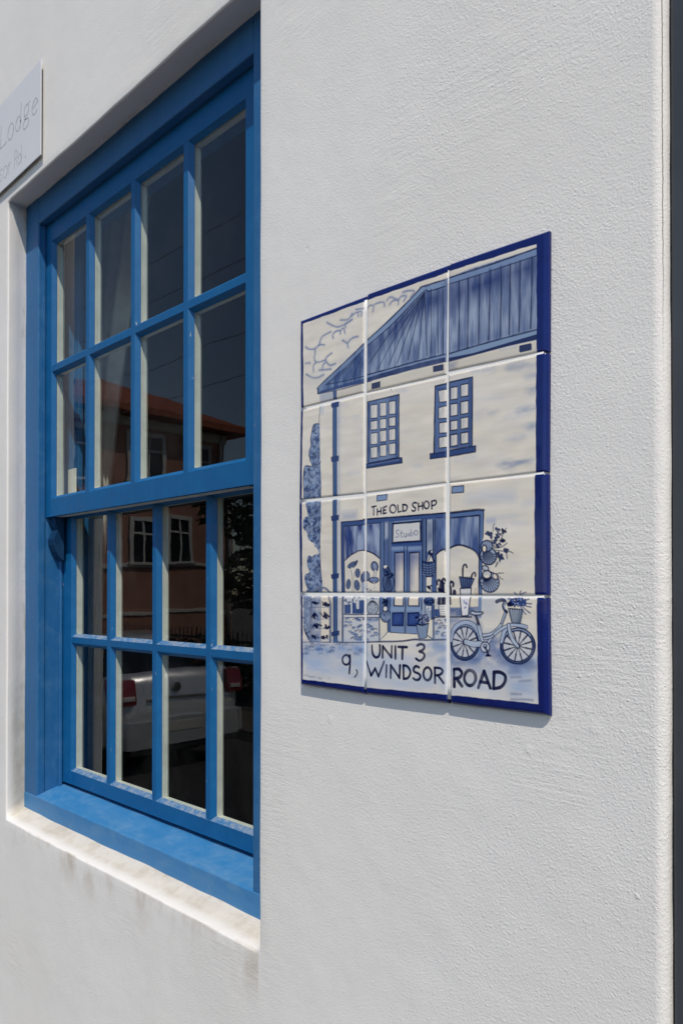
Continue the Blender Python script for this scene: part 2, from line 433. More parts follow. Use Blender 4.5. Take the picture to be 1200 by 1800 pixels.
def glass_panes(cells, y, parent, seed):
    mb = MB(); r = random.Random(seed)
    for x0, x1, z0, z1 in cells:
        tx, tz = r.uniform(-.006, .006), r.uniform(-.004, .004)
        cx, cz = (x0 + x1) / 2, (z0 + z1) / 2
        vs = [(x, y + d + tx * (x - cx) + tz * (z - cz), z) for d in (0, .003) for x in (x0, x1) for z in (z0, z1)]
        mb.add(vs, [(0, 2, 3, 1), (4, 5, 7, 6), (0, 1, 5, 4), (2, 6, 7, 3), (0, 4, 6, 2), (1, 3, 7, 5)])
    return wpart(mb, 'panes', M['glass'], parent)

MATS3 = [M['sash'], M['worn'], M['inner']]
def sash(name, yf, xs, stl, str_, zbot, z_bar, ztop, zb_rail, zt_rail, outer_l, outer_r, seed, worn):
    # stl/str_: inner face edge of the stiles, xs: bar centres, zbot/ztop: outer ends, zb_rail/zt_rail: inner face edges of the rails
    mb = MB()
    member(mb, 'z', zbot, ztop, outer_l, stl, yf, (0, 1)); member(mb, 'z', zbot, ztop, str_, outer_r, yf, (1, 0))
    member(mb, 'x', stl, str_, zbot + .0004, zb_rail, yf + .0004, (0, 1), mis_worn=worn); member(mb, 'x', stl, str_, zt_rail, ztop - .0004, yf + .0004, (1, 0))
    root = wpart(mb, name, MATS3)
    mb = MB(); hw = .0085
    for x in xs: member(mb, 'z', zb_rail, zt_rail, x - hw, x + hw, yf + .0008, (1, 1), .035)
    ed = [stl] + [v for x in xs for v in (x - hw, x + hw)] + [str_]
    for i in range(0, len(ed), 2): member(mb, 'x', ed[i], ed[i + 1], z_bar - hw, z_bar + hw, yf + .0012, (1, 1), .034, mis_worn=worn if worn > 1 else None)
    wpart(mb, 'glazing_bars', MATS3, root)
    cells = []
    for i in range(0, len(ed), 2):
        for a, b in ((zb_rail, z_bar - hw), (z_bar + hw, zt_rail)): cells.append((ed[i] - .002, ed[i + 1] + .002, a - .002, b + .002))
    # keep the panes inside the rebates
    cells = [(a + .0022 + .0005, b - .0022 - .0005, c, d) for a, b, c, d in cells]
    glass_panes(cells, yf + G + .0022, root, seed)
    return root
US = sash('upper_sash', .085, (-.938, -.707, -.481), -1.150, -.267, .369, .786, HD + .010, .4185, 1.148, IXL - .003, IXR + .003, 3, 0)
LS = sash('lower_sash', .1335, (-.913, -.688, -.464), -1.127, -.262, -.3865, .0215, .424, -.349, .3735, IXL - .003, IXR + .003, 5, 2)
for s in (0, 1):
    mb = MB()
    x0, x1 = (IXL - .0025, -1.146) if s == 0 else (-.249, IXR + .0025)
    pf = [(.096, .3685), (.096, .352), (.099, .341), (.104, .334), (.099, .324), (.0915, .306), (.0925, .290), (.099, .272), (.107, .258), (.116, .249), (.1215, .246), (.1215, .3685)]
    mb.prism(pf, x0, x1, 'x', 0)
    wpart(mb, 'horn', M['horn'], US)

# ------------------------------------------------------------------ the room behind, curtain and card
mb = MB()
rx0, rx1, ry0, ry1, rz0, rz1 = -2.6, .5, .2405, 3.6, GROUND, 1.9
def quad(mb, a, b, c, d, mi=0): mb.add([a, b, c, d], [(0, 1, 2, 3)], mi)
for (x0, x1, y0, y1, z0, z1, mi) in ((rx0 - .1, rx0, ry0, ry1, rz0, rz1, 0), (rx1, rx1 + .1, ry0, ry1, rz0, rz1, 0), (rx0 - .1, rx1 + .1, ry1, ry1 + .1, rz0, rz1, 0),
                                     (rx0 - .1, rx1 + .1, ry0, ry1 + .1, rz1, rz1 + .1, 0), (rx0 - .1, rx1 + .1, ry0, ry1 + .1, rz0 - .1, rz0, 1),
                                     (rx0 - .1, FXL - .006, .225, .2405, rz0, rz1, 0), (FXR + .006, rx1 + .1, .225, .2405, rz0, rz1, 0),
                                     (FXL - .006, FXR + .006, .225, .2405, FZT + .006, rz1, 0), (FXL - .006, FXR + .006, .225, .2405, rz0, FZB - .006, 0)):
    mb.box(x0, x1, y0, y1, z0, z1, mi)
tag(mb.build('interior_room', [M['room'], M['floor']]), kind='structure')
def curtain(name, x0, x1, z0, z1, y, pinch, label):
    mb = MB(); nx, nz = 60, 24; vs = []
    for k in range(nz + 1):
        s = k / nz; z = z1 + (z0 - z1) * s
        wdt = 1 - pinch * math.sin(min(1, s * 1.25) * math.pi / 2) if pinch else 1
        for i in range(nx + 1):
            u = i / nx
            vs.append((x0 + (x1 - x0) * u * wdt, y + .022 * math.sin(u * 27 + s * 1.5) + .008 * math.sin(u * 61), z))
    fs = [[k * (nx + 1) + i, k * (nx + 1) + i + 1, (k + 1) * (nx + 1) + i + 1, (k + 1) * (nx + 1) + i] for k in range(nz) for i in range(nx)]
    mb.add(vs, fs, 0, True)
    o = mb.build(name, M['cloth'])
    md = o.modifiers.new('thick', 'SOLIDIFY'); md.thickness = .002
    return tag(o, label, 'curtain')
curtain('curtain', -1.62, -1.02, -.6, 1.5, .34, .62, 'pale gathered curtain behind the left panes of the blue window')
mb = MB(); mb.box(-1.215, -1.135, .150, .153, .426, .512, 0, .0008)
tag(mb.build('card', M['card']), 'small white card leaning inside the lower left pane of the upper sash', 'card')

# ------------------------------------------------------------------ sign at the top left
sx0, sx1, sz0, sz1 = -1.95, -1.0067, 1.2962, 1.5457
sign = empty('sign_board', ((sx0 + sx1) / 2, 0, sz0), 'pale grey house name board with grey italic lettering, above the window corner', 'sign')
mb = MB(); mb.box(sx0 + .02, sx1 - .014, -.0078, .002, sz0 + .014, sz1 - .014); under(sign, mb.build('shade_gap_backing', M['dark']))  # added dark block, its colour standing in for shade behind the board
mb = MB(); mb.box(sx0, sx1, -.0100, -.0076, sz0, sz1, 0, .0005)
under(sign, mb.build('board', M['signb']))
def arc(cx, cy, rx, ry, a0, a1, n=14): return [(cx + rx * math.cos(rad(a0 + (a1 - a0) * i / n)), cy + ry * math.sin(rad(a0 + (a1 - a0) * i / n))) for i in range(n + 1)]
# letters: strokes in a unit where x-height is about .55, cap height 1; (pts, thick)
GL = {
 'L': ([[(.08, 1), (.08, 0), (.70, 0), (.74, .07)]], .8), 'o': ([arc(.30, .27, .27, .29, 0, 360, 22)], .66), 'd': ([arc(.28, .27, .25, .29, 0, 360, 22), [(.53, 1.0), (.53, .0)]], .66),
 'g': ([arc(.27, .33, .22, .22, 0, 360, 20), [(.44, .5), (.58, .56)], arc(.28, -.2, .27, .19, 0, 360, 20), [(.14, .14), (.08, .05), (.2, -.01), (.4, -.03)]], .62),
 'e': ([arc(.28, .27, .26, .29, 20, 320, 20), [(.04, .26), (.53, .36)]], .58), 's': ([[(.36, .48), (.22, .55), (.08, .46), (.12, .33), (.30, .24), (.34, .1), (.2, 0), (.04, .06)]], .44),
 'r': ([[(.08, .55), (.08, 0)], [(.08, .36), (.2, .52), (.34, .54)]], .36), 'R': ([[(.08, 0), (.08, 1), (.36, .98), (.48, .8), (.4, .58), (.1, .5)], [(.28, .52), (.52, 0)]], .58),
 '.': ([arc(.06, .04, .03, .03, 0, 360, 8)], .2), 'W': ([[(.0, 1), (.22, 0), (.42, .8), (.62, 0), (.86, 1)]], .92), 'i': ([[(.06, .55), (.06, 0)], arc(.06, .78, .02, .02, 0, 360, 6)], .2),
 'n': ([[(.06, .55), (.06, 0)], [(.06, .36), (.2, .54), (.38, .5), (.42, .36), (.42, 0)]], .56), ' ': ([], .3)}
def ribbon(mb, pts, wd, y, slant_w=.55):
    for i in range(len(pts) - 1):
        a, b = Vector(pts[i]), Vector(pts[i + 1]); d = b - a
        if d.length < 1e-6: continue
        ww = wd * (slant_w + (1 - slant_w) * abs(d.normalized().y))
        nn = Vector((-d.y, d.x)).normalized() * ww / 2; e = d.normalized() * ww * .25
        q = [a - nn - e, b - nn + e, b + nn + e, a + nn - e]
        yy = y - .00004 * (i % 3)
        mb.add([(p.x, yy, p.y) for p in q] + [(p.x, y + .0006, p.y) for p in q], [(0, 1, 2, 3), (0, 4, 5, 1), (1, 5, 6, 2), (2, 6, 7, 3), (3, 7, 4, 0)])
def write(mb, items, y, wd, shear):
    for ch, x, z, h in items:
        for st in GL[ch][0]: ribbon(mb, [(x + px * h + (pz * h * shear), z + pz * h) for px, pz in st], wd, y)
mb = MB(); b1 = 1.4205
write(mb, [('L', -1.279, b1, .062), ('o', -1.224, b1 - .001, .072), ('d', -1.170, b1 + .001, .064), ('g', -1.116, b1 + .010, .066), ('e', -1.063, b1 - .001, .068)], -.0103, .0052, .12)
under(sign, mb.build('lettering', M['signt']))
mb = MB(); b2 = 1.3265
write(mb, [('s', -1.283, b2, .062), ('o', -1.256, b2, .056), ('r', -1.218, b2, .052), ('R', -1.178, b2 - .002, .047), ('d', -1.153, b2, .045), ('.', -1.104, b2, .045),
           ('d', -1.322, b2, .047), ('n', -1.356, b2, .052), ('i', -1.372, b2, .052), ('W', -1.424, b2, .047)], -.0103, .0034, .05)
under(sign, mb.build('lettering', M['signt']))

# ------------------------------------------------------------------ dark door beyond the wall's right end
door = empty('door', (1.1, .05, GROUND), 'dark slate grey door and frame at the right end of the white wall', 'door')
mb = MB()
mb.box(WXR + .0015, WXR + .095, .0135, .14, GROUND, 2.1, 0, .004); mb.box(1.55, 1.64, .0135, .14, GROUND, 2.1, 0, .004)
mb.box(WXR + .0955, 1.5495, .030, .14, .9, .99, 0, .004)
fro = under(door, mb.build('frame', M['dark']))
mb = MB(); mb.box(WXR + .097, 1.548, .075, .115, GROUND + .01, .897, 0, .003)
for z0, z1 in ((-1.25, -.55), (-.4, .7)):
    for x0, x1 in ((.80, 1.08), (1.16, 1.44)): mb.box(x0, x1, .066, .0745, z0, z1, 0, .006)
leafd = under(door, mb.build('door_leaf', M['dark']))
mb = MB(); mb.tube([(.76, .0745, -.42), (.76, .03, -.42), (.80, .022, -.42), (.88, .022, -.42)], .009, 10)
under(door, mb.build('handle', M['chrome']))
mb = MB(); mb.box(WXR + .0955, 1.5495, .05, .12, .9905, 2.1)
under(door, mb.build('fanlight', M['carglass']))

# ------------------------------------------------------------------ tile picture: paint
C = dict(cream=(208, 198, 182), cool=(192, 192, 193), ink=(10, 24, 74), navy=(18, 32, 100), mid=(62, 88, 140), blue=(48, 72, 132), pale=(160, 172, 192), steel=(112, 134, 172), light=(178, 186, 198))
def lin(c): 
    c = np.array(c, float) / 255; return np.where(c <= .04045, c / 12.92, ((c + .055) / 1.055) ** 2.4)
WINS = {'a0': (510, 500, 7.826), 'b0': (630, 450, 7.059), 'c0': (775, 390, 5.714), 'a1': (510, 680, 8.0), 'b1': (630, 650, 7.059), 'c1': (775, 600, 5.714),
        'a2': (510, 860, 8.0), 'b2': (630, 840, 7.059), 'c2': (775, 820, 5.714), 'a3': (510, 1030, 8.0), 'b3': (630, 1030, 7.059), 'c3': (775, 1030, 5.714)}
# measured tile corners on each drawing sheet TL TR BR BL
TC = {'a0': ((120, 490), (1010, 150), (1003, 1480), (128, 1700)), 'b0': ((103, 455), (1100, 95), (1082, 1465), (95, 1690)), 'c0': ((75, 410), (1061, 74), (1057, 1290), (68, 1500)),
      'a1': ((126, 340), (1035, 110), (1036, 1494), (108, 1585)), 'b1': ((90, 300), (1083, 85), (1085, 1400), (85, 1525)), 'c1': ((70, 335), (1056, 112), (1050, 1304), (75, 1420)),
      'a2': ((105, 195), (1040, 105), (1040, 1455), (118, 1450)), 'b2': ((95, 215), (1070, 85), (1072, 1425), (85, 1420)), 'c2': ((80, 170), (1050, 72), (1055, 1290), (75, 1290)),
      'a3': ((124, 140), (1035, 150), (1030, 1530), (130, 1395)), 'b3': ((93, 140), (1072, 140), (1092, 1462), (88, 1352)), 'c3': ((75, 108), (1054, 119), (1068, 1308), (92, 1190))}
S = 230
def hom(src, dst):
    A = []; B = []
    for (x, y), (u, v) in zip(src, dst):
        A += [[x, y, 1, 0, 0, 0, -u * x, -u * y], [0, 0, 0, x, y, 1, -v * x, -v * y]]; B += [u, v]
    return np.append(np.linalg.solve(np.array(A, float), np.array(B, float)), 1).reshape(3, 3)
def apply(H, p):
    p = np.atleast_2d(np.array(p, float)); q = np.c_[p, np.ones(len(p))] @ H.T; return q[:, :2] / q[:, 2:]
def to_px(win, p): ox, oy, s = WINS[win]; return np.atleast_2d(np.array(p, float)) / s + [ox, oy]
HT = {k: hom(to_px(k, TC[k]), ((0, 0), (S - 1, 0), (S - 1, S - 1), (0, S - 1))) for k in TC}
IMG = {k: np.ones((S, S, 3)) for k in TC}
def vnoise(h, w_, fx, fy, seed):
    r = np.random.default_rng(seed); out = np.zeros((h, w_)); amp = 1; tot = 0
    for o_ in range(3):
        gx, gy = max(2, int(fx * 2 ** o_) + 2), max(2, int(fy * 2 ** o_) + 2)
        g = r.random((gy, gx)); ys = np.linspace(0, gy - 1.001, h); xs = np.linspace(0, gx - 1.001, w_)
        yi, xi = ys.astype(int), xs.astype(int); fy_, fx_ = (ys - yi)[:, None], (xs - xi)[None]
        fy_ = fy_ * fy_ * (3 - 2 * fy_); fx_ = fx_ * fx_ * (3 - 2 * fx_)
        out += amp * ((g[yi][:, xi] * (1 - fx_) + g[yi][:, xi + 1] * fx_) * (1 - fy_) + (g[yi + 1][:, xi] * (1 - fx_) + g[yi + 1][:, xi + 1] * fx_) * fy_)
        tot += amp; amp *= .6
    return out / tot
SEED = [100]
BR = vnoise(S, S, 9, 9, 77); BR2 = vnoise(S, S, 7, 7, 78)
def cr_(p, n=6):
    p = [np.array(q, float) for q in p]
    if len(p) < 3: return p
    out = []
    for i in range(len(p) - 1):
        a, b, c, d = p[max(i - 1, 0)], p[i], p[i + 1], p[min(i + 2, len(p) - 1)]
        for k in range(n):
            t_ = k / n
            out.append(.5 * ((2 * b) + (-a + c) * t_ + (2 * a - 5 * b + 4 * c - d) * t_ ** 2 + (-a + 3 * b - 3 * c + d) * t_ ** 3))
    return out + [p[-1]]
def seg_dist(px, py, P):
    d = np.full(px.shape, 1e9)
    for a, b in zip(P[:-1], P[1:]):
        ab = b - a; l2 = max(1e-9, ab @ ab)
        t_ = np.clip(((px - a[0]) * ab[0] + (py - a[1]) * ab[1]) / l2, 0, 1)
        d = np.minimum(d, np.hypot(px - a[0] - t_ * ab[0], py - a[1] - t_ * ab[1]))
    return d
def inside(px, py, P):
    c = np.zeros(px.shape, bool); n_ = len(P)
    for i in range(n_):
        a, b = P[i], P[(i + 1) % n_]
        if a[1] == b[1]: continue
        c ^= ((a[1] > py) != (b[1] > py)) & (px < (b[0] - a[0]) * (py - a[1]) / (b[1] - a[1]) + a[0])
    return c
def comp(win, pts, fn, col, pad):
    px = to_px(win, pts)
    for k in HT:
        if abs(ord(k[0]) - ord(win[0])) > 1 or abs(int(k[1]) - int(win[1])) > 1: continue
        q = apply(HT[k], px)
        x0, y0 = np.floor(q.min(0) - pad).astype(int); x1, y1 = np.ceil(q.max(0) + pad).astype(int) + 1
        x0, y0, x1, y1 = max(0, x0), max(0, y0), min(S, x1), min(S, y1)
        if x1 <= x0 or y1 <= y0: continue
        gx, gy = np.meshgrid(np.arange(x0, x1), np.arange(y0, y1))
        al = fn(gx.astype(float), gy.astype(float), q)
        if al is None: continue
        cc = lin(C[col] if isinstance(col, str) else col)
        im = IMG[k][y0:y1, x0:x1]; im += (cc - im) * np.clip(al, 0, 1)[..., None]
def uvs(win): return S / (118.0 * WINS[win][2])      # sheet units -> tile pixels, roughly
def St(win, pts, wd, col='ink', a=.95, soft=.8, cr=True):
    r = wd * uvs(win) / 2
    if cr: pts = cr_(pts)
    comp(win, pts, lambda gx, gy, q: a * np.clip((r * (.72 + .5 * BR[gy.astype(int), gx.astype(int)]) - seg_dist(gx, gy, q)) / soft + .5, 0, 1) * np.clip(.62 + .62 * BR2[gy.astype(int), gx.astype(int)], 0, 1), col, r + soft + 2)
def Fi(win, pts, col, a=1, soft=1.0, tex=None, amt=.6, fx=10, fy=10, cr=False):
    if cr: pts = cr_(list(pts) + [pts[0]])[:-1]
    SEED[0] += 1; sd = SEED[0]
    def fn(gx, gy, q):
        d = seg_dist(gx, gy, np.vstack([q, q[:1]])); sgn = np.where(inside(gx, gy, q), d, -d)
        al = np.clip(sgn / soft + .5, 0, 1) * a
        if tex: al = al * (1 - amt + amt * np.clip((vnoise(S, S, fx, fy, sd)[gy.astype(int), gx.astype(int)] - .3) / .4, 0, 1))
        return al
    comp(win, pts, fn, col, soft + 2)
def El(win, cx, cy, rx, ry, col, a=1, rot=0, soft=1, out=0, **kw):
    c_, s_ = math.cos(rad(rot)), math.sin(rad(rot))
    p = [(cx + rx * math.cos(t_) * c_ - ry * math.sin(t_) * s_, cy + rx * math.cos(t_) * s_ + ry * math.sin(t_) * c_) for t_ in np.linspace(0, 2 * math.pi, 25)]
    if col: Fi(win, p[:-1], col, a, soft, **kw)
    if out: St(win, p, out, 'ink', .9, cr=False)
def blobs(win, cx, cy, rx, ry, n_, r, col='ink', a=.9, seed=0):
    R = random.Random(seed)
    for i in range(n_):
        t_ = R.random() * 6.283; d = math.sqrt(R.random())
        El(win, cx + rx * d * math.cos(t_), cy + ry * d * math.sin(t_), r * R.uniform(.6, 1.3), r * R.uniform(.4, .9), col, a, R.uniform(0, 180))
def foliage(win, pts, seed):
    Fi(win, pts, (118, 142, 180), 1, 1.5, cr=True)
    Fi(win, pts, (34, 56, 112), .95, 1.5, tex=1, amt=1, fx=22, fy=24, cr=True)
    Fi(win, pts, (168, 182, 205), .5, 1.5, tex=1, amt=1, fx=26, fy=28, cr=True)
    R = random.Random(seed); xs = [p[0] for p in pts]; ys = [p[1] for p in pts]
    P = np.array(pts, float)
    for i in range(46):
        x, y = R.uniform(min(xs), max(xs)), R.uniform(min(ys), max(ys))
        if inside(np.array([x]), np.array([y]), P)[0]:
            St(win, [(x - 14, y + R.uniform(-8, 8)), (x, y + R.uniform(8, 22)), (x + 16, y - R.uniform(0, 16))], 10, R.choice(['ink', 'blue', 'blue']), .75)

# ground coat
for k in IMG:
    n1 = vnoise(S, S, 3, 6, hash_ := sum(map(ord, k)))[..., None]; n2 = vnoise(S, S, 2, 14, hash_ + 9)[..., None]
    base = lin(C['cream']) * (1 - n1 * .55) + lin(C['cool']) * n1 * .55
    IMG[k][:] = base * (.89 + .19 * n2)
# smears of pale wash on the painted walls
R = random.Random(5)
for k, n_ in (('a0', 3), ('a1', 7), ('b1', 9), ('c1', 8), ('b2', 3), ('c2', 7), ('a3', 5), ('b3', 4), ('c3', 4)):
    for i in range(n_):
        x = R.uniform(430 if k[0] == 'a' else 120, 900); y = R.uniform(250, 1350) if k[1] != '3' else R.uniform(860, 1200)
        sl_ = {'1': -.14, '2': -.05, '3': .04, '0': -.3}[k[1]]; ln = R.uniform(60, 200)
        El(k, x, y, ln * 1.1, R.uniform(12, 30), (146, 164, 194), R.uniform(.14, .34), math.degrees(math.atan(sl_)), 16, tex=1, amt=.8, fx=9, fy=16)

# --- sky strokes, upper left
cl = (128, 140, 170)
for p in ([(505, 525), (580, 565), (660, 585), (760, 540), (840, 490)], [(760, 590), (765, 545), (850, 480)], [(590, 740), (585, 690), (620, 650), (680, 635), (690, 680)], [(690, 640), (730, 600), (750, 670)],
          [(405, 840), (410, 780), (450, 710), (560, 650)], [(210, 860), (260, 890), (340, 885), (400, 830), (470, 835)], [(340, 885), (340, 960), (330, 1000), (360, 1070), (480, 1040), (500, 1000), (570, 945)],
          [(360, 1070), (320, 1120), (320, 1200)], [(480, 1040), (540, 1110), (620, 1090)], [(440, 1170), (450, 1110), (480, 1080)], [(210, 1085), (270, 1080)], [(220, 1235), (300, 1280), (380, 1280), (460, 1240)],
          [(400, 1180), (560, 1165)], [(800, 870), (790, 810), (850, 740), (930, 715)], [(790, 815), (720, 770)], [(840, 440), (900, 390), (975, 375), (975, 430)], [(930, 395), (935, 440)], [(690, 490), (790, 480), (850, 400)], [(900, 345), (1000, 330)]):
    St('a0', p, 34, cl, .22, 6); St('a0', p, 17, cl, .85, 2)
for p in ([(105, 650), (140, 615), (185, 620), (175, 690)], [(200, 600), (250, 580), (310, 575), (320, 620)], [(385, 600), (420, 560), (490, 545), (490, 600)], [(350, 550), (400, 510), (480, 550)], [(490, 550), (530, 500), (590, 500), (560, 560)], [(550, 450), (620, 430), (690, 440), (640, 510)]):
    St('b0', p, 30, cl, .22, 6); St('b0', p, 16, cl, .8, 2)
# --- roof
rf0 = [(375, 1440), (400, 1395), (740, 1075), (1020, 800), (1020, 1345), (420, 1500), (380, 1505)]
Fi('a0', rf0, (66, 94, 146)); Fi('a0', rf0, (140, 158, 188), .7, 2, tex=1, amt=1, fx=16, fy=5); Fi('a0', [(500, 1370), (1000, 900), (1000, 1260)], (40, 62, 122), .5, 8, tex=1, amt=.9, fx=12, fy=6)
St('a0', [(420, 1400), (1010, 865)], 34, (120, 140, 176), .8, 6, False)
for p, wd in (([(378, 1440), (402, 1393), (740, 1075), (1010, 812)], 14), ([(500, 1376), (720, 1185), (1010, 890)], 10), ([(490, 1378), (760, 1325), (1010, 1262)], 10), ([(380, 1503), (700, 1442), (1010, 1352)], 16), ([(375, 1430), (380, 1500)], 16),
              ([(770, 1180), (960, 960)], 7), ([(860, 1285), (985, 1000)], 6), ([(640, 1300), (860, 1080)], 6), ([(950, 1265), (990, 1060)], 6)): St('a0', p, wd, 'ink', .85)
Fi('a0', [(410, 1465), (1010, 1295), (1010, 1345), (400, 1498)], 'blue', .8)
Fi('a0', [(402, 1512), (590, 1470), (590, 1590), (408, 1625)], (150, 160, 176), .7, 6); Fi('a0', [(585, 1460), (640, 1450), (640, 1585), (590, 1595)], 'mid', .95)
Fi('a0', [(640, 1450), (1010, 1365), (1010, 1480), (640, 1580)], (178, 170, 160), .45, 8)
rf1 = [(80, 1068), (360, 815), (640, 530), (750, 415), (800, 375), (1120, 278), (1120, 1292), (80, 1568)]
Fi('b0', rf1, (150, 164, 188)); Fi('b0', rf1, (58, 84, 140), .7, 2, tex=1, amt=.9, fx=22, fy=3)
Fi('b0', [(90, 1100), (400, 850), (800, 445), (1110, 365), (1110, 620), (840, 700), (560, 900), (100, 1340)], (34, 58, 124), .85, 34, tex=1, amt=.5, fx=20, fy=3)
Fi('b0', [(90, 1060), (640, 528), (760, 415), (1110, 285), (1110, 360), (800, 445), (400, 860), (90, 1128)], (128, 150, 184), .9)
for p, wd in (([(85, 1065), (360, 815), (650, 525), (750, 415), (800, 376), (1110, 282)], 14), ([(85, 1130), (400, 862), (800, 447), (870, 438), (1110, 364)], 11)): St('b0', p, wd, 'ink', .85)
for b_ in ((120, 1345), (240, 1400), (375, 1345), (480, 1330), (610, 1285), (740, 1270), (848, 1240)):
    St('b0', [(815, 455), (815 + (b_[0] - 815) * .55, 455 + (b_[1] - 455) * .5), b_], 9, 'ink', .8)
for x in (900, 980, 1045): St('b0', [(x - 4, 410), (x, 800), (x + 2, 1205)], 9, 'ink', .7)
Fi('b0', [(80, 1480), (430, 1385), (700, 1310), (1110, 1208), (1110, 1300), (500, 1450), (80, 1570)], (122, 142, 178), 1)
St('b0', [(80, 1482), (430, 1387), (700, 1312), (1110, 1207)], 12, 'ink', .9); St('b0', [(80, 1550), (500, 1425), (1110, 1278)], 42, (30, 46, 104), .9)
Fi('b0', [(80, 1580), (1110, 1310), (1110, 1450), (80, 1690)], (182, 174, 160), .35, 8)
for p in ([(160, 1582), (270, 1552), (268, 1630), (160, 1655)], [(920, 1368), (1050, 1340), (1052, 1418), (922, 1443)]): Fi('b0', p, (38, 52, 98), .95)
rf2 = [(40, 575), (300, 470), (975, 258), (975, 1180), (40, 1400)]
Fi('c0', rf2, (156, 168, 190)); Fi('c0', rf2, (62, 88, 142), .6, 2, tex=1, amt=.9, fx=26, fy=3)
Fi('c0', [(60, 630), (330, 545), (975, 335), (975, 520), (500, 700), (60, 900)], (34, 58, 124), .9, 44, tex=1, amt=.5, fx=24, fy=3)
Fi('c0', [(60, 1220), (975, 990), (975, 1090), (60, 1320)], (70, 98, 150), .6, 24, tex=1, amt=.6, fx=24, fy=3)
Fi('c0', [(60, 565), (500, 425), (975, 258), (975, 335), (330, 545), (60, 630)], (120, 142, 180), .95)
St('c0', [(60, 568), (500, 427), (975, 258)], 11, 'ink', .85); St('c0', [(60, 630), (330, 547), (975, 333)], 9, 'ink', .7)
for a_, b_ in (((180, 600), (175, 1290)), ((270, 570), (262, 1270)), ((385, 540), (372, 1225)), ((490, 480), (475, 1185)), ((600, 450), (592, 1160)), ((690, 430), (680, 1130)), ((790, 400), (780, 1100)), ((910, 365), (895, 1070))):
    St('c0', [a_, ((a_[0] + b_[0]) / 2 + 3, (a_[1] + b_[1]) / 2), b_], 20, (40, 62, 122), .35, 6); St('c0', [a_, ((a_[0] + b_[0]) / 2 + 3, (a_[1] + b_[1]) / 2), b_], 9, 'ink', .72)
Fi('c0', [(60, 1328), (500, 1200), (975, 1078), (975, 1130), (320, 1320), (60, 1375)], (128, 150, 182), 1)
St('c0', [(60, 1330), (500, 1203), (975, 1078)], 10, 'ink', .85)
Fi('c0', [(60, 1368), (320, 1318), (950, 1130), (975, 1125), (975, 1180), (700, 1240), (400, 1322), (60, 1412)], (26, 42, 98), .97)
Fi('c0', [(60, 1420), (975, 1190), (975, 1300), (60, 1500)], (184, 176, 162), .4, 8); Fi('c0', [(70, 1420), (150, 1405), (140, 1480), (70, 1490)], (90, 112, 150), .5, 16)
Fi('c0', [(782, 1242), (895, 1218), (905, 1225), (906, 1280), (896, 1290), (790, 1312), (780, 1302)], (34, 50, 100), .97)
St('c0', [(590, 1290), (750, 1255)], 10, (150, 164, 190), .6, 5)
# --- row two, left: house corner, pipe, tree
def pipe(win, top, bot, brackets, x0=595, x1=655):
    Fi(win, [(x1, top), (x1 + 45, top), (x1 + 45, bot), (x1, bot)], (150, 164, 188), .55, 10)
    Fi(win, [(x0, top), (x1, top), (x1 + 4, bot), (x0 + 4, bot)], (70, 102, 150))
    St(win, [(x0 + 8, top), (x0 + 6, (top + bot) / 2), (x0 + 10, bot)], 14, (30, 50, 104), .8, 3); St(win, [(x1 - 6, top), (x1 - 4, bot)], 10, (40, 62, 116), .7, 3)
    for y0, y1 in brackets:
        Fi(win, [(x0 - 22, y0 + 20), (x1 + 28, y0), (x1 + 22, y1 - 12), (x0 - 14, y1)], (46, 70, 126), 1, 2); St(win, [(x0 - 22, y0 + 20), (x1 + 28, y0), (x1 + 22, y1 - 12), (x0 - 14, y1), (x0 - 22, y0 + 20)], 7, 'ink', .5, cr=False)
St('a1', [(420, 270), (408, 460), (415, 900), (420, 1590)], 9, 'ink', .75)
Fi('a1', [(425, 270), (470, 265), (465, 380), (420, 390)], (150, 170, 196), .5, 10)
pipe('a1', 200, 1555, ((205, 290), (968, 1055)))
foliage('a1', [(412, 515), (330, 535), (300, 650), (285, 740), (290, 820), (265, 930), (285, 1050), (298, 1120), (215, 1110), (188, 1200), (184, 1330), (190, 1440), (205, 1600), (420, 1600), (416, 900)], 1)
for p in ([(400, 520), (330, 535), (300, 650), (285, 740), (290, 820), (265, 930), (285, 1050)], [(298, 1120), (215, 1115), (190, 1200), (184, 1330), (190, 1440), (205, 1580)]): St('a1', p, 14, 'ink', .65)
# --- row two: two sash windows
def pane(win, p): 
    Fi(win, p, (200, 194, 186), 1, 1.2)
    (x0, y0), (x1, y1), (x2, y2), (x3, y3) = p
    St(win, [(x0 + (x1 - x0) * .35, y0 + 30), (x3 + 12, y3 - 20)], 26, (150, 160, 176), .5, 8)
    St(win, [p[1], p[0], p[3], p[2]], 9, 'ink', .9, cr=False); St(win, [p[1], p[2]], 6, 'ink', .6, cr=False)
fr = [(112, 400), (500, 308), (498, 1090), (108, 1165)]
Fi('b1', fr, (88, 112, 160)); Fi('b1', fr, (130, 150, 184), .6, 2, tex=1, amt=1, fx=8, fy=8); St('b1', fr + fr[:1], 12, 'ink', .9, cr=False); St('b1', [(470, 330), (468, 1080)], 22, (60, 86, 140), .8); St('b1', [(128, 420), (124, 1150)], 14, (50, 74, 128), .8)
for (x0, x1), rows, k in (((148, 232), ((440, 605), (640, 750), (790, 930), (965, 1100)), -.22), ((262, 342), ((415, 580), (615, 735), (760, 898), (938, 1078)), -.22), ((375, 455), ((395, 555), (595, 705), (740, 880), (920, 1055)), -.2)):
    for y0, y1 in rows: d_ = (x1 - x0) * k * .75; pane('b1', [(x0, y0), (x1, y0 + d_), (x1, y1 + d_ * .6), (x0, y1)])
sl1 = [(88, 1172), (535, 1090), (540, 1155), (88, 1225)]
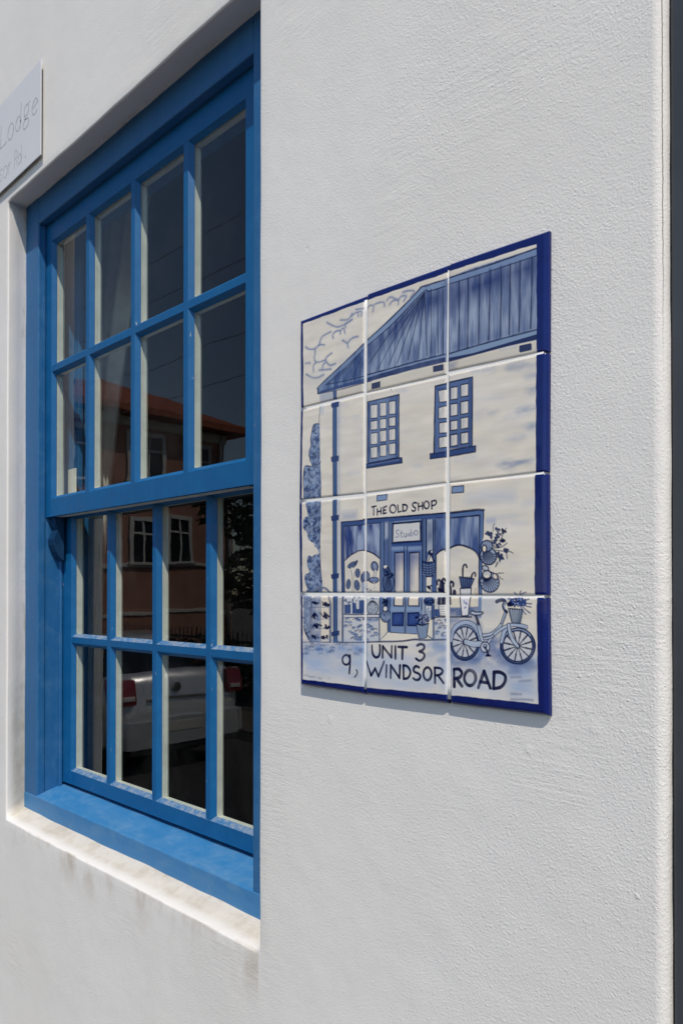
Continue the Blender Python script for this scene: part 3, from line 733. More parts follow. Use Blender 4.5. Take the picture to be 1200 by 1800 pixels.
Fi('b1', sl1, (56, 80, 134)); St('b1', sl1 + sl1[:1], 10, 'ink', .85, cr=False); St('b1', [(120, 1185), (500, 1115)], 12, (110, 132, 172), .6)
fr = [(945, 205), (1120, 160), (1120, 1010), (935, 1030)]
Fi('b1', fr, (92, 116, 164)); St('b1', [(1120, 165), (950, 205), (940, 600), (934, 1025)], 15, 'ink', .95, cr=False); St('b1', [(975, 240), (1110, 222)], 18, (60, 84, 138), .9)
for p in ([(988, 262), (1110, 236), (1110, 390), (998, 405)], [(992, 470), (1110, 438), (1110, 600), (988, 608)], [(998, 660), (1110, 640), (1110, 780), (998, 788)], [(994, 842), (1110, 820), (1110, 958), (994, 972)]): pane('b1', p)
sl1 = [(885, 1042), (1120, 1010), (1120, 1075), (885, 1107)]
Fi('b1', sl1, (52, 76, 132)); St('b1', [(1120, 1012), (885, 1042), (885, 1105), (1120, 1078)], 9, 'ink', .85, cr=False)
El('b1', 397, 246, 9, 8, 'ink', .7)
fr = [(50, 418), (310, 358), (308, 1055), (50, 1085)]
Fi('c1', fr, (88, 112, 160)); St('c1', [(50, 418), (312, 360), (310, 1050)], 12, 'ink', .9, cr=False); St('c1', [(288, 380), (286, 1050)], 22, (64, 88, 142), .8); St('c1', [(80, 430), (78, 1070)], 12, (50, 74, 128), .8)
for (x0, x1), rows in (((92, 162), ((465, 590), (632, 755), (802, 898), (940, 1058))), ((195, 270), ((436, 560), (608, 735), (772, 884), (922, 1036)))):
    for y0, y1 in rows: d_ = (x1 - x0) * -.17; pane('c1', [(x0, y0), (x1, y0 + d_), (x1, y1 + d_), (x0, y1)])
sl1 = [(50, 1098), (345, 1048), (342, 1110), (50, 1160)]
Fi('c1', sl1, (62, 88, 142)); St('c1', [(50, 1098), (345, 1050), (342, 1110), (50, 1160)], 10, 'ink', .85, cr=False)
for x0, x1, y, a_ in ((690, 955, 245, .5), (860, 955, 480, .5), (840, 950, 515, .45), (780, 955, 690, .5), (860, 950, 850, .4), (600, 910, 1215, .55), (640, 760, 1250, .4), (640, 820, 975, .25), (380, 560, 720, .2), (330, 520, 290, .3), (860, 955, 350, .35)):
    El('c1', (x0 + x1) / 2, y, (x1 - x0) * .62, 26, (88, 124, 172), a_ * 1.25, -8, 18, tex=1, amt=.9, fx=7, fy=18); St('c1', [((x0 + x1) / 2, y + 6), ((x0 * .2 + x1 * .8), y - 6), (x1, y - (x1 - x0) * .1)], 14, (92, 128, 176), a_ * .6, 8)
# --- row three, left
foliage('a2', [(205, 130), (420, 120), (415, 860), (390, 860), (340, 770), (260, 710), (235, 610), (190, 560), (175, 460), (215, 390), (250, 380), (230, 280)], 2)
foliage('a2', [(415, 905), (340, 925), (300, 950), (270, 930), (240, 970), (240, 1080), (270, 1160), (240, 1185), (205, 1210), (210, 1320), (240, 1390), (235, 1475), (440, 1475), (430, 1100)], 3)
St('a2', [(418, 130), (405, 560), (422, 880), (430, 1450)], 9, 'ink', .7)
pipe('a2', 110, 1480, ((362, 445), (1182, 1260)))
Fi('a2', [(735, 335), (930, 310), (930, 425), (735, 440)], (124, 148, 186), .5, 22)
Fi('a2', [(715, 462), (1070, 428), (1070, 1490), (725, 1490)], (196, 190, 182), .6)
Fi('a2', [(715, 462), (1070, 428), (1070, 500), (755, 522), (762, 1480), (720, 1480)], (66, 92, 146))
Fi('a2', [(757, 525), (1070, 500), (1070, 850), (960, 862), (850, 925), (768, 1000)], (150, 164, 192)); Fi('a2', [(757, 525), (1070, 500), (1070, 850), (960, 862), (850, 925), (768, 1000)], (40, 66, 134), .95, 3, tex=1, amt=1, fx=14, fy=3)
for p, wd in (([(1070, 430), (715, 462), (716, 900), (724, 1480)], 12), ([(1070, 500), (752, 522), (756, 900), (768, 1480)], 10), ([(768, 1000), (850, 925), (960, 865), (1070, 852)], 13)): St('a2', p, wd, 'ink', .9, cr=False)
lf = (84, 104, 146)
for cx, cy, rx, ry, ro in ((870, 1065, 70, 36, -30), (945, 1180, 33, 62, 0), (815, 1335, 32, 68, 5), (935, 1350, 38, 72, -8), (1015, 1250, 28, 62, 0), (925, 1030, 14, 34, 30)): El('a2', cx, cy, rx, ry, lf, .95, ro, out=7); St('a2', [(cx - rx * .5, cy + ry * .4), (cx + rx * .5, cy - ry * .4)], 6, 'ink', .6)
St('a2', [(865, 1110), (880, 1200), (890, 1470)], 20, (205, 200, 190), .9); St('a2', [(852, 1140), (870, 1230), (872, 1470)], 6, 'ink', .8); St('a2', [(905, 1160), (890, 1240), (895, 1470)], 6, 'ink', .7)
Fi('a2', [(990, 1310), (1070, 1310), (1070, 1480), (1000, 1480)], (140, 155, 180), .8, 3)
St('a2', [(320, 1470), (350, 1420), (420, 1388), (500, 1400), (560, 1470)], 26, (128, 140, 164), 1); St('a2', [(335, 1470), (400, 1410), (450, 1405)], 7, 'ink', .7); St('a2', [(330, 1440), (410, 1385), (490, 1388), (560, 1445)], 6, 'ink', .7)
# --- row three, middle: shop front
def rect(win, p, col, a=1, out=8): Fi(win, p, col, a); out and St(win, list(p) + [p[0]], out, 'ink', .8, cr=False)
rect('b2', [(228, 218), (355, 205), (348, 274), (225, 290)], (130, 154, 190), 1, 9)
for p in ([(162, 362), (215, 350)], [(186, 356), (186, 460)], [(232, 388), (232, 460)], [(278, 372), (276, 446)], [(234, 422), (277, 410)], [(308, 370), (306, 446)], [(306, 370), (344, 352)], [(306, 406), (334, 398)], [(306, 446), (340, 435)],
          [(425 + 38 * math.cos(t_), 385 + 50 * math.sin(t_)) for t_ in np.linspace(0, 6.283, 20)], [(485, 340), (490, 425)], [(490, 425), (526, 415)], [(547, 332), (549, 415)], [(547, 332), (588, 338), (602, 365), (586, 404), (549, 415)],
          [(716, 312), (688, 308), (668, 332), (682, 360), (704, 376), (700, 402), (676, 414), (660, 400)], [(740, 318), (741, 402)], [(791, 305), (794, 388)], [(742, 358), (792, 346)], [(841 + 31 * math.cos(t_), 336 + 46 * math.sin(t_)) for t_ in np.linspace(0, 6.283, 20)],
          [(905, 292), (906, 385)], [(905, 292), (948, 280), (962, 308), (944, 336), (906, 346)]): St('b2', p, 15, 'ink', .97, .9, cr=len(p) > 4)
Fi('b2', [(60, 515), (500, 482), (1110, 432), (1110, 495), (420, 550), (60, 578)], (70, 96, 150)); St('b2', [(60, 515), (500, 482), (1110, 432)], 14, 'ink', .95); St('b2', [(60, 578), (420, 548), (780, 520), (1110, 492)], 9, 'ink', .8)
Fi('b2', [(60, 585), (265, 565), (265, 1000), (200, 950), (140, 920), (60, 900)], (150, 164, 192)); Fi('b2', [(60, 585), (265, 565), (265, 1000), (200, 950), (140, 920), (60, 900)], (44, 70, 136), .95, 3, tex=1, amt=1, fx=14, fy=3)
St('b2', [(60, 898), (140, 920), (200, 952), (266, 1005)], 12, 'ink', .9)
Fi('b2', [(265, 560), (400, 545), (400, 1450), (265, 1450)], (118, 138, 174)); Fi('b2', [(268, 560), (316, 555), (316, 1450), (268, 1450)], (96, 120, 164)); Fi('b2', [(320, 740), (372, 730), (372, 1200), (320, 1200)], (74, 100, 156), .8, 12)
Fi('b2', [(320, 560), (366, 555), (366, 740), (320, 760)], (166, 176, 194), .9, 10)
for x, wd in ((267, 12), (318, 11), (372, 10), (398, 12)): St('b2', [(x, 555), (x, 1450)], wd, 'ink', .85, cr=False)
Fi('b2', [(400, 545), (790, 515), (790, 1450), (400, 1450)], (102, 128, 172))
Fi('b2', [(430, 570), (765, 540), (768, 785), (425, 806)], (192, 192, 192)); St('b2', [(425, 568), (768, 538), (770, 785), (420, 808), (425, 568)], 18, 'ink', .95, cr=False); St('b2', [(440, 548), (770, 520)], 10, (130, 152, 186), .8)
for p in ([(500, 650), (472, 655), (466, 680), (494, 705), (490, 732), (458, 736)], [(530, 655), (526, 728), (544, 735)], [(514, 688), (548, 680)], [(560, 690), (564, 730), (588, 726), (592, 688)], [(592, 690), (594, 732)], [(648, 645), (648, 722)], [(646, 690), (618, 696), (616, 718), (646, 716)], [(672, 676), (672, 716)], [(712 + 20 * math.cos(t_), 682 + 28 * math.sin(t_)) for t_ in np.linspace(0, 6.283, 16)]):
    St('b2', p, 9, (118, 122, 150), .75, 1.2, cr=len(p) > 2)
Fi('b2', [(410, 812), (785, 786), (785, 840), (410, 850)], (64, 92, 150)); St('b2', [(410, 814), (785, 787)], 10, 'ink', .9)
for x0, x1, px0, px1 in ((412, 596, 448, 562), (612, 782, 630, 752)):
    Fi('b2', [(x0, 852), (x1, 845), (x1, 1460), (x0, 1460)], (110, 136, 178)); Fi('b2', [(px0, 930), (px1, 922), (px1 - 4, 1460), (px0 - 2, 1460)], (200, 192, 182))
    Fi('b2', [(px0, 930), (px1, 922), (px1, 1020), (px0, 1050)], (60, 92, 160), .85, 50); Fi('b2', [(px0, 930), (px0 + 34, 930), (px0 + 26, 1300), (px0, 1400)], (80, 108, 166), .7, 20)
    St('b2', [(px0, 1460), (px0, 930), (px1, 922), (px1 - 3, 1460)], 12, 'ink', .9, cr=False); St('b2', [(x0 + 10, 880), (x1 - 8, 872)], 24, (150, 170, 196), .6, 6)
for x in (603, 566): St('b2', [(x, 850), (x - 2, 1460)], 9, 'ink', .75, cr=False)
Fi('b2', [(785, 515), (962, 500), (962, 1450), (785, 1450)], (98, 122, 166)); Fi('b2', [(848, 520), (918, 512), (918, 900), (848, 920)], (156, 166, 182), 1); Fi('b2', [(850, 560), (915, 550), (915, 780), (850, 800)], (60, 84, 134), .7, 20, tex=1, amt=.7, fx=12, fy=8)
for x, wd in ((786, 12), (803, 7), (836, 14), (922, 11), (944, 9), (962, 8)): St('b2', [(x, 520), (x, 1450)], wd, 'ink', .85, cr=False)
Fi('b2', [(966, 508), (1110, 490), (1110, 870), (1010, 905), (962, 955)], (120, 142, 182)); Fi('b2', [(966, 508), (1110, 490), (1110, 870), (1010, 905), (962, 955)], (36, 62, 130), .95, 3, tex=1, amt=1, fx=14, fy=3); St('b2', [(960, 955), (1010, 908), (1110, 868)], 12, 'ink', .9)
# hung baskets
El('b2', 368, 1300, 70, 115, (92, 116, 162), 1, 0, 2, 10, tex=1, amt=.5, fx=20, fy=20); El('b2', 345, 1150, 38, 66, (70, 92, 140), .95, -15, out=8)
for i in range(9): St('b2', [(345 + i * 5, 1230), (310 + i * 14, 1400)], 8, 'ink', .6)
El('b2', 335, 1105, 26, 24, (214, 208, 200), .95, out=5); St('b2', [(325, 1160), (355, 1110), (400, 1180)], 12, 'ink', .9); blobs('b2', 370, 1200, 60, 40, 16, 16, 'ink', .7, 3)
bk = [(788, 1035), (860, 1055), (942, 1020), (945, 1160), (908, 1222), (842, 1228), (800, 1150)]
Fi('b2', bk, (62, 86, 134)); St('b2', bk + bk[:1], 11, 'ink', .9, cr=False)
for y in (1075, 1105, 1135, 1165, 1195): St('b2', [(800, y), (868, y + 14), (938, y - 8)], 6, (150, 168, 196), .6)
for x in (830, 868, 905): St('b2', [(x, 1050), (x + 4, 1220)], 8, 'ink', .6)
Fi('b2', [(845, 1040), (880, 935), (922, 1035)], (200, 195, 188)); El('b2', 890, 930, 32, 34, 'ink', .9); El('b2', 905, 918, 12, 12, (190, 190, 195)); St('b2', [(860, 1035), (900, 960), (925, 1030)], 10, 'ink', .85)
Fi('b2', [(838, 1235), (902, 1232), (902, 1420), (838, 1420)], (206, 198, 186)); blobs('b2', 890, 1390, 55, 60, 16, 18, 'ink', .85, 6); Fi('b2', [(905, 1240), (960, 1235), (960, 1440), (905, 1440)], (78, 104, 156), .9)
for p in ([(1045, 1440), (1040, 1330), (1035, 1280), (1052, 1252), (1072, 1278)], [(990, 1440), (1012, 1330), (1016, 1290), (992, 1268), (970, 1292), (974, 1320)], [(1020, 1440), (1030, 1360), (1055, 1310)]): St('b2', p, 22, 'ink', .93)
blobs('b2', 1020, 1390, 46, 36, 12, 16, 'ink', .85, 7)
El('b2', 198, 1100, 44, 62, lf, .95, -12, out=8); El('b2', 200, 1095, 20, 38, (150, 160, 190), .8, -12); St('b2', [(205, 1160), (190, 1225)], 26, (200, 196, 190), 1); St('b2', [(196, 1160), (180, 1222)], 6, 'ink', .8); St('b2', [(222, 1165), (208, 1222)], 6, 'ink', .8)
El('b2', 190, 1265, 60, 32, (110, 132, 176), .95, out=8); St('b2', [(120, 1275), (190, 1312), (250, 1275)], 10, 'ink', .85); El('b2', 88, 1220, 48, 62, (96, 116, 156), .9, out=7); St('b2', [(195, 1300), (200, 1430)], 16, (190, 190, 190), .9); blobs('b2', 110, 1370, 40, 60, 8, 14, lf, .8, 8)
# --- row three, right
rect('c2', [(108, 203), (224, 192), (224, 258), (104, 268)], (126, 150, 188), 1, 8)
Fi('c2', [(40, 472), (370, 436), (426, 438), (412, 900), (405, 1320), (374, 1320), (385, 490), (40, 522)], (92, 120, 168))
Fi('c2', [(40, 522), (382, 492), (382, 900), (350, 860), (290, 820), (200, 792), (130, 798), (40, 845)], (158, 172, 196)); Fi('c2', [(40, 522), (382, 492), (382, 900), (350, 860), (290, 820), (200, 792), (130, 798), (40, 845)], (56, 86, 146), .9, 3, tex=1, amt=1, fx=13, fy=2)
for p, wd in (([(40, 472), (370, 434), (426, 438)], 15), ([(426, 438), (420, 720)], 7), ([(40, 522), (385, 490), (382, 900), (374, 1320)], 10), ([(40, 845), (130, 798), (200, 790), (290, 820), (350, 862), (388, 930)], 12), ([(408, 900), (405, 1290)], 6)): St('c2', p, wd, 'ink', .88, cr=len(p) > 4)
St('c2', [(290, 320), (480, 300), (700, 310)], 60, (158, 172, 198), .4, 24); St('c2', [(465, 545), (530, 540)], 24, (120, 140, 196), .5, 10); St('c2', [(500, 520), (760, 490)], 16, (165, 176, 196), .35, 8); St('c2', [(840, 370), (935, 350)], 30, (170, 180, 196), .4, 14)
for cx, cy, rx, ry, hx, hy in ((472, 900, 82, 88, 440, 842), (485, 1162, 96, 102, 462, 1100)):
    El('c2', cx, cy, rx, ry, (150, 164, 188), 1, -20, 1.5, 9)
    for i in range(11):
        t_ = rad(-20 + i * 20); St('c2', [(hx + 18 * math.cos(t_), hy + 30 * math.sin(t_)), (cx + rx * .7 * math.cos(t_), cy + ry * .72 * math.sin(t_) + 6), (cx + rx * .96 * math.cos(t_), cy + ry * .96 * math.sin(t_))], 8, (40, 54, 92), .75)
El('c2', 455, 800, 60, 56, (120, 138, 170), .9, -30, out=9); El('c2', 433, 826, 22, 36, 'cream', 1, 0, out=9); El('c2', 458, 1085, 44, 40, (186, 184, 184), 1, -10, out=10); El('c2', 458, 1105, 26, 14, 'cream', 1); St('c2', [(410, 1120), (450, 1145), (500, 1120)], 16, 'ink', .85); El('c2', 443, 1022, 34, 24, (170, 176, 188), 1, 20, out=8)
for x, y in ((485, 675), (565, 640), (575, 690), (610, 745), (575, 790), (640, 830), (580, 880), (600, 925), (530, 765), (622, 650), (545, 720), (655, 852), (598, 905), (495, 690), (470, 680)): blobs('c2', x, y, 20, 22, 5, 17, R.choice(['ink', (46, 60, 104)]), .9, x)
for p in ([(520, 800), (500, 720), (485, 675)], [(525, 800), (560, 720), (570, 645)], [(530, 810), (590, 760), (625, 655)], [(525, 820), (600, 810), (660, 770)], [(540, 840), (620, 850), (690, 855), (720, 872)], [(540, 850), (580, 900), (590, 960)], [(560, 960), (545, 1010), (575, 960)], [(520, 650), (522, 600), (535, 575)], [(655, 870), (662, 925)], [(560, 1085), (600, 1125), (620, 1135)], [(540, 1080), (600, 1070), (625, 1072)], [(640, 640), (650, 620)]): St('c2', p, 7, (48, 60, 96), .7)
El('c2', 540, 1105, 22, 30, 'cream', .9, -30, out=6)
for p in ([(215, 1125), (216, 1030), (226, 992), (246, 988), (256, 1012)], [(300, 1135), (308, 1090), (330, 1066), (344, 1078), (342, 1100)]): St('c2', p, 14, 'ink', .95)
um = [(180, 1108), (240, 1118), (330, 1128), (292, 1222), (202, 1222)]
Fi('c2', um, (96, 116, 160)); St('c2', um + um[:1], 8, 'ink', .85, cr=False)
for i in range(6): St('c2', [(196 + i * 22, 1112), (214 + i * 14, 1220)], 9, 'ink', .75)
Fi('c2', [(188, 1225), (302, 1220), (292, 1320), (192, 1320)], (196, 194, 196)); St('c2', [(190, 1320), (188, 1226), (302, 1220), (294, 1320)], 9, 'ink', .85, cr=False)
Fi('c2', [(325, 1220), (372, 1215), (372, 1320), (325, 1320)], (198, 186, 166), .9); Fi('c2', [(90, 1290), (160, 1290), (160, 1320), (90, 1320)], (188, 180, 160), .8)
for p in ([(92, 1320), (95, 1230), (82, 1190), (98, 1158), (120, 1172), (118, 1200)], [(120, 1300), (128, 1250), (140, 1262), (136, 1285)], [(20, 1300), (22, 1200), (8, 1150)]): St('c2', p, 17, 'ink', .93)
# --- row four, left
foliage('a3', [(190, 120), (285, 120), (285, 620), (272, 770), (205, 650), (186, 400)], 4)
Fi('a3', [(190, 120), (285, 120), (285, 620), (205, 640)], (160, 172, 194), .45, 8); St('a3', [(190, 560), (205, 640), (250, 700), (275, 775)], 14, 'ink', .75)
Fi('a3', [(288, 180), (430, 120), (430, 785), (288, 785)], (104, 128, 172), .85, 4, tex=1, amt=.5, fx=16, fy=16); Fi('a3', [(432, 120), (550, 130), (550, 785), (432, 785)], (204, 194, 180), .9)
Fi('a3', [(520, 120), (560, 200), (582, 260), (582, 790), (548, 790), (548, 230)], (134, 144, 162))
for p, wd in (([(310, 140), (290, 200), (285, 790)], 8), ([(302, 240), (300, 780)], 5), ([(515, 130), (550, 220), (552, 790)], 9), ([(560, 160), (580, 240), (580, 790)], 6), ([(432, 200), (430, 780)], 4)): St('a3', p, wd, 'ink', .8)
for y, yl in ((298, 298), (466, 466), (600, 596), (745, 740)):
    St('a3', [(440, y), (550, y)], 8, (120, 140, 176), .9); St('a3', [(295, yl), (430, yl)], 7, (70, 92, 140), .7)
for x, y, s_ in ((500, 262, 1), (490, 425, 2), (510, 578, 3), (482, 715, 4), (345, 245, 5), (348, 428, 6), (368, 562, 7), (350, 712, 8)): blobs('a3', x, y, 44, 26, 10, 19, 'ink', .88, s_)
for p in ([(455, 230), (480, 270), (550, 275)], [(425, 380), (470, 440), (480, 370), (550, 440)], [(300, 440), (340, 380), (380, 430)], [(310, 580), (360, 535), (440, 560)]): St('a3', p, 18, 'ink', .85)
pipe('a3', 90, 800, ((630, 705),), 600, 662)
Fi('a3', [(722, 120), (752, 120), (752, 790), (725, 790)], (120, 134, 164)); St('a3', [(730, 110), (726, 400), (726, 790)], 9, 'ink', .85); St('a3', [(752, 110), (748, 440), (746, 790)], 7, 'ink', .7)
Fi('a3', [(755, 110), (1070, 110), (1070, 395), (755, 395)], (190, 190, 192)); Fi('a3', [(760, 265), (850, 255), (850, 390), (760, 390)], (72, 96, 148)); Fi('a3', [(868, 240), (920, 235), (940, 390), (868, 390)], (66, 92, 146)); Fi('a3', [(965, 205), (1030, 195), (1030, 330), (965, 330)], (74, 98, 150)); Fi('a3', [(930, 325), (1035, 322), (1035, 390), (930, 390)], (60, 86, 140))
blobs('a3', 830, 210, 70, 40, 12, 18, lf, .8, 9); blobs('a3', 930, 170, 60, 40, 8, 16, (130, 140, 160), .8, 10); St('a3', [(860, 120), (860, 390)], 12, (205, 205, 205), .95); St('a3', [(925, 230), (945, 320)], 6, (200, 120, 90), .0)
Fi('a3', [(750, 398), (1070, 395), (1070, 445), (750, 445)], (186, 188, 192)); St('a3', [(750, 398), (900, 402), (1070, 396)], 11, 'ink', .9); St('a3', [(750, 445), (1070, 442)], 8, 'ink', .75)
def stones(win, x0, x1, y0, y1, n_, seed):
    rr = random.Random(seed)
    Fi(win, [(x0, y0), (x1, y0), (x1, y1), (x0, y1)], (180, 184, 192), .85)
    for i in range(n_):
        x, y = rr.uniform(x0 + 12, x1 - 12), rr.uniform(y0 + 12, y1 - 12)
        El(win, x, y, rr.uniform(20, 34), rr.uniform(12, 22), rr.choice([(96, 126, 172), (120, 144, 184), (150, 164, 190), (196, 190, 180)]), .75, rr.uniform(-20, 20), 3)
        if rr.random() < .75: St(win, [(x - 24, y + 3), (x - 4, y - 16), (x + 20, y - 6)], 9, (50, 70, 116), .75)
stones('a3', 752, 1070, 450, 785, 48, 3)
St('a3', [(180, 792), (300, 788), (570, 792)], 10, 'ink', .85); St('a3', [(668, 785), (740, 795), (1070, 795)], 15, 'ink', .85)
Fi('a3', [(180, 800), (1070, 800), (1070, 950), (180, 1000)], (104, 142, 196), .9, 26, tex=1, amt=.5, fx=9, fy=8); Fi('a3', [(180, 960), (1070, 900), (1070, 1400), (180, 1290)], (150, 172, 204), .8, 40, tex=1, amt=.5, fx=3, fy=12)
for i in range(34): x, y = R.uniform(190, 1020), R.uniform(812, 960); St('a3', [(x - 26, y + 5), (x, y - 6), (x + 26, y + 4)], R.uniform(8, 18), (62, 92, 146), R.uniform(.3, .7), 4)
St('a3', [(785 + 52 * math.cos(t_), 1040 + 68 * math.sin(t_)) for t_ in np.linspace(.2, 6.1, 22)], 24, 'ink', .98); St('a3', [(836, 975), (840, 1080), (828, 1228)], 25, 'ink', .98); St('a3', [(926, 1182), (942, 1210), (930, 1250), (904, 1282)], 17, 'ink', .97)
for p in ([(190, 1262), (230, 1252), (270, 1275), (350, 1276)], [(390, 1290), (410, 1300), (440, 1302)], [(540, 1305), (548, 1296)]): St('a3', p, 9, (70, 76, 110), .5, 3)
# --- row four, middle
stones('b3', 50, 252, 398, 685, 30, 8); Fi('b3', [(50, 130), (255, 130), (255, 352), (50, 352)], (186, 188, 190)); Fi('b3', [(40, 180), (64, 178), (64, 340), (40, 340)], (60, 86, 142))
El('b3', 172, 275, 68, 88, (160, 168, 180), 1, 0, 1.5, 9); blobs('b3', 172, 290, 52, 60, 18, 12, (130, 140, 158), .6, 4); St('b3', [(130, 240), (150, 205), (190, 205), (212, 240)], 10, 'ink', .85); St('b3', [(115, 225), (170, 175), (235, 235)], 6, 'ink', .6); blobs('b3', 180, 160, 44, 14, 8, 10, lf, .8, 5)
Fi('b3', [(50, 352), (258, 352), (258, 396), (50, 398)], (190, 190, 194)); St('b3', [(50, 352), (258, 352)], 10, 'ink', .88); St('b3', [(50, 392), (262, 392)], 9, 'ink', .82)
Fi('b3', [(258, 130), (400, 130), (400, 580), (355, 575), (300, 640), (258, 690)], (156, 166, 182)); Fi('b3', [(262, 400), (358, 440), (358, 572), (272, 668)], (204, 196, 180), .95); Fi('b3', [(258, 130), (300, 130), (300, 400), (262, 400)], (96, 122, 166)); Fi('b3', [(340, 130), (400, 130), (400, 570), (362, 570)], (84, 112, 162))
for p, wd in (([(258, 130), (256, 690)], 11), ([(358, 440), (360, 575)], 9), ([(392, 130), (392, 575)], 12), ([(358, 578), (270, 670)], 7)): St('b3', p, wd, 'ink', .85, cr=False)
El('b3', 335, 378, 62, 72, (128, 146, 176), 1, 0, 1.5, 9); blobs('b3', 335, 385, 50, 56, 16, 14, (80, 98, 136), .7, 6); El('b3', 330, 282, 30, 38, (200, 198, 196), 1, 0, out=14); El('b3', 335, 210, 36, 50, (54, 70, 110), .9, 10); blobs('b3', 335, 190, 40, 60, 14, 16, 'ink', .8, 7)
for x0, x1, c0_, c1_, b0_, b1_, yb in ((394, 582, 442, 552, 418, 556, (572, 592)), (588, 792, 618, 748, 608, 748, (586, 600))):
    Fi('b3', [(x0, 120), (x1, 120), (x1, yb[1]), (x0, yb[0])], (122, 146, 184)); Fi('b3', [(c0_, 120), (c1_, 120), (c1_ - 2, 250), (c0_ - 4, 246)], (206, 196, 182)); St('b3', [(c0_ + 2, 120), (c0_ - 4, 246), (c1_ - 2, 250), (c1_, 120)], 12, 'ink', .88, cr=False)
    Fi('b3', [(b0_, 336), (b1_, 332), (b1_ - 5, 494), (b0_ - 2, 490)], (46, 72, 142)); Fi('b3', [(b0_ + 30, 360), (b1_ - 30, 358), (b1_ - 40, 440), (b0_ + 20, 470)], (70, 100, 166), .8, 16); St('b3', [(b0_, 336), (b1_, 332), (b1_ - 5, 494), (b0_ - 2, 490), (b0_, 336)], 12, 'ink', .9, cr=False)
    St('b3', [(x0 + 10, 290), (x1 - 10, 288)], 26, (150, 172, 200), .5, 8)
for x in (585, 572): St('b3', [(x, 120), (x - 1, 590)], 8, 'ink', .8, cr=False)
St('b3', [(392, 574), (580, 592), (720, 598)], 8, 'ink', .85)
Fi('b3', [(272, 672), (362, 582), (720, 602), (842, 612), (912, 655), (700, 664), (560, 680)], (212, 202, 184))
Fi('b3', [(786, 130), (935, 130), (935, 660), (912, 655), (842, 612), (800, 600)], (150, 162, 182)); Fi('b3', [(850, 420), (912, 400), (912, 652), (846, 610)], (206, 198, 184)); Fi('b3', [(900, 240), (938, 235), (938, 400), (905, 400)], (74, 100, 152))
for p, wd in (([(780, 130), (780, 300)], 11), ([(826, 130), (824, 330)], 9), ([(925, 380), (925, 662)], 6), ([(940, 130), (938, 660)], 8), ([(842, 610), (914, 655)], 10), ([(904, 240), (904, 410)], 9)): St('b3', p, wd, 'ink', .85, cr=False)
El('b3', 872, 192, 62, 52, (66, 90, 144), 1, 0, out=9); blobs('b3', 870, 190, 60, 40, 16, 14, 'ink', .8, 12); Fi('b3', [(830, 250), (900, 250), (900, 300), (836, 310)], (190, 192, 196), .9); blobs('b3', 850, 300, 40, 24, 6, 16, (150, 160, 180), .9, 13)
pt = [(718, 478), (866, 468), (842, 640), (795, 655), (745, 648)]
Fi('b3', pt, (140, 160, 186)); St('b3', pt + pt[:1], 9, 'ink', .85, cr=False)
for i in range(6): St('b3', [(738 + i * 22, 482), (754 + i * 15, 640)], 6, (60, 80, 124), .65)
St('b3', [(718, 470), (790, 490), (868, 462)], 12, 'ink', .85); blobs('b3', 795, 400, 92, 56, 44, 15, 'ink', .88, 14); blobs('b3', 795, 410, 80, 50, 18, 12, (120, 130, 175), .9, 15)
stones('b3', 942, 1110, 400, 655, 18, 21); Fi('b3', [(942, 130), (1110, 130), (1110, 385), (942, 385)], (190, 188, 186)); Fi('b3', [(942, 290), (1000, 285), (1006, 380), (942, 382)], (66, 94, 148)); St('b3', [(900, 415), (980, 388), (1110, 385)], 12, 'ink', .88)
bk = [(988, 228), (1110, 232), (1110, 372), (1008, 370)]
Fi('b3', bk, (204, 200, 194)); St('b3', [(1110, 228), (988, 228), (1008, 370), (1110, 372)], 8, 'ink', .8, cr=False)
for y in (258, 288, 318, 346): St('b3', [(996, y), (1110, y)], 6, (130, 140, 160), .8)
for p in ([(985, 215), (990, 170), (985, 120)], [(1005, 225), (1010, 120)], [(1035, 220), (1040, 120)], [(1060, 220), (1066, 120)]): St('b3', p, 20, 'ink', .9)
St('b3', [(60, 700), (250, 692), (400, 690), (560, 682), (700, 664), (800, 672), (1110, 664)], 15, 'ink', .92)
for x, y, a_ in ((985, 755, .75), (1020, 800, .5), (940, 720, .4), (1040, 920, .5), (900, 850, .3), (990, 700, .4), (1080, 760, .5)): El('b3', x, y, 62, 26, (72, 110, 170), a_, -5, 12)
for y in (870, 1230, 1190, 910, 1170): St('b3', [(120 + y % 200, y), (500, y + 10), (900, y + 24)], 40, (170, 182, 204), .3, 18)
Fi('b3', [(60, 705), (1110, 670), (1110, 1340), (60, 1240)], (158, 178, 206), .65, 50, tex=1, amt=.8, fx=3, fy=8)
txt = [[(165, 737), (168, 800), (180, 855), (212, 886), (248, 872), (264, 815), (262, 737)], [(296, 888), (299, 748)], [(299, 748), (406, 886)], [(406, 886), (411, 748)], [(455, 750), (456, 902)], [(492, 756), (598, 760)], [(545, 760), (541, 906)],
       [(728, 740), (765, 722), (808, 735), (812, 772), (788, 800), (752, 815), (796, 828), (816, 862), (798, 905), (755, 928), (712, 902)],
       [(96, 936), (155, 1112)], [(155, 1112), (205, 1022)], [(205, 1022), (245, 1122)], [(245, 1122), (315, 940)], [(346, 985), (341, 1130)], [(396, 1142), (399, 985)], [(399, 985), (506, 1142)], [(506, 1142), (513, 985)], [(555, 987), (558, 1154)], [(555, 987), (605, 1000), (642, 1070), (612, 1140), (558, 1154)],
       [(748, 1012), (712, 996), (684, 1024), (690, 1064), (742, 1088), (766, 1118), (748, 1158), (708, 1166), (678, 1146)], [(853 + 50 * math.cos(t_), 1091 + 79 * math.sin(t_)) for t_ in np.linspace(0, 6.283, 24)], [(944, 1016), (948, 1202)], [(944, 1016), (1008, 1022), (1042, 1056), (1012, 1098), (950, 1112)], [(982, 1110), (1052, 1204)]]
for p in txt: St('b3', p, 22, 'ink', .98, .9, cr=len(p) > 4)
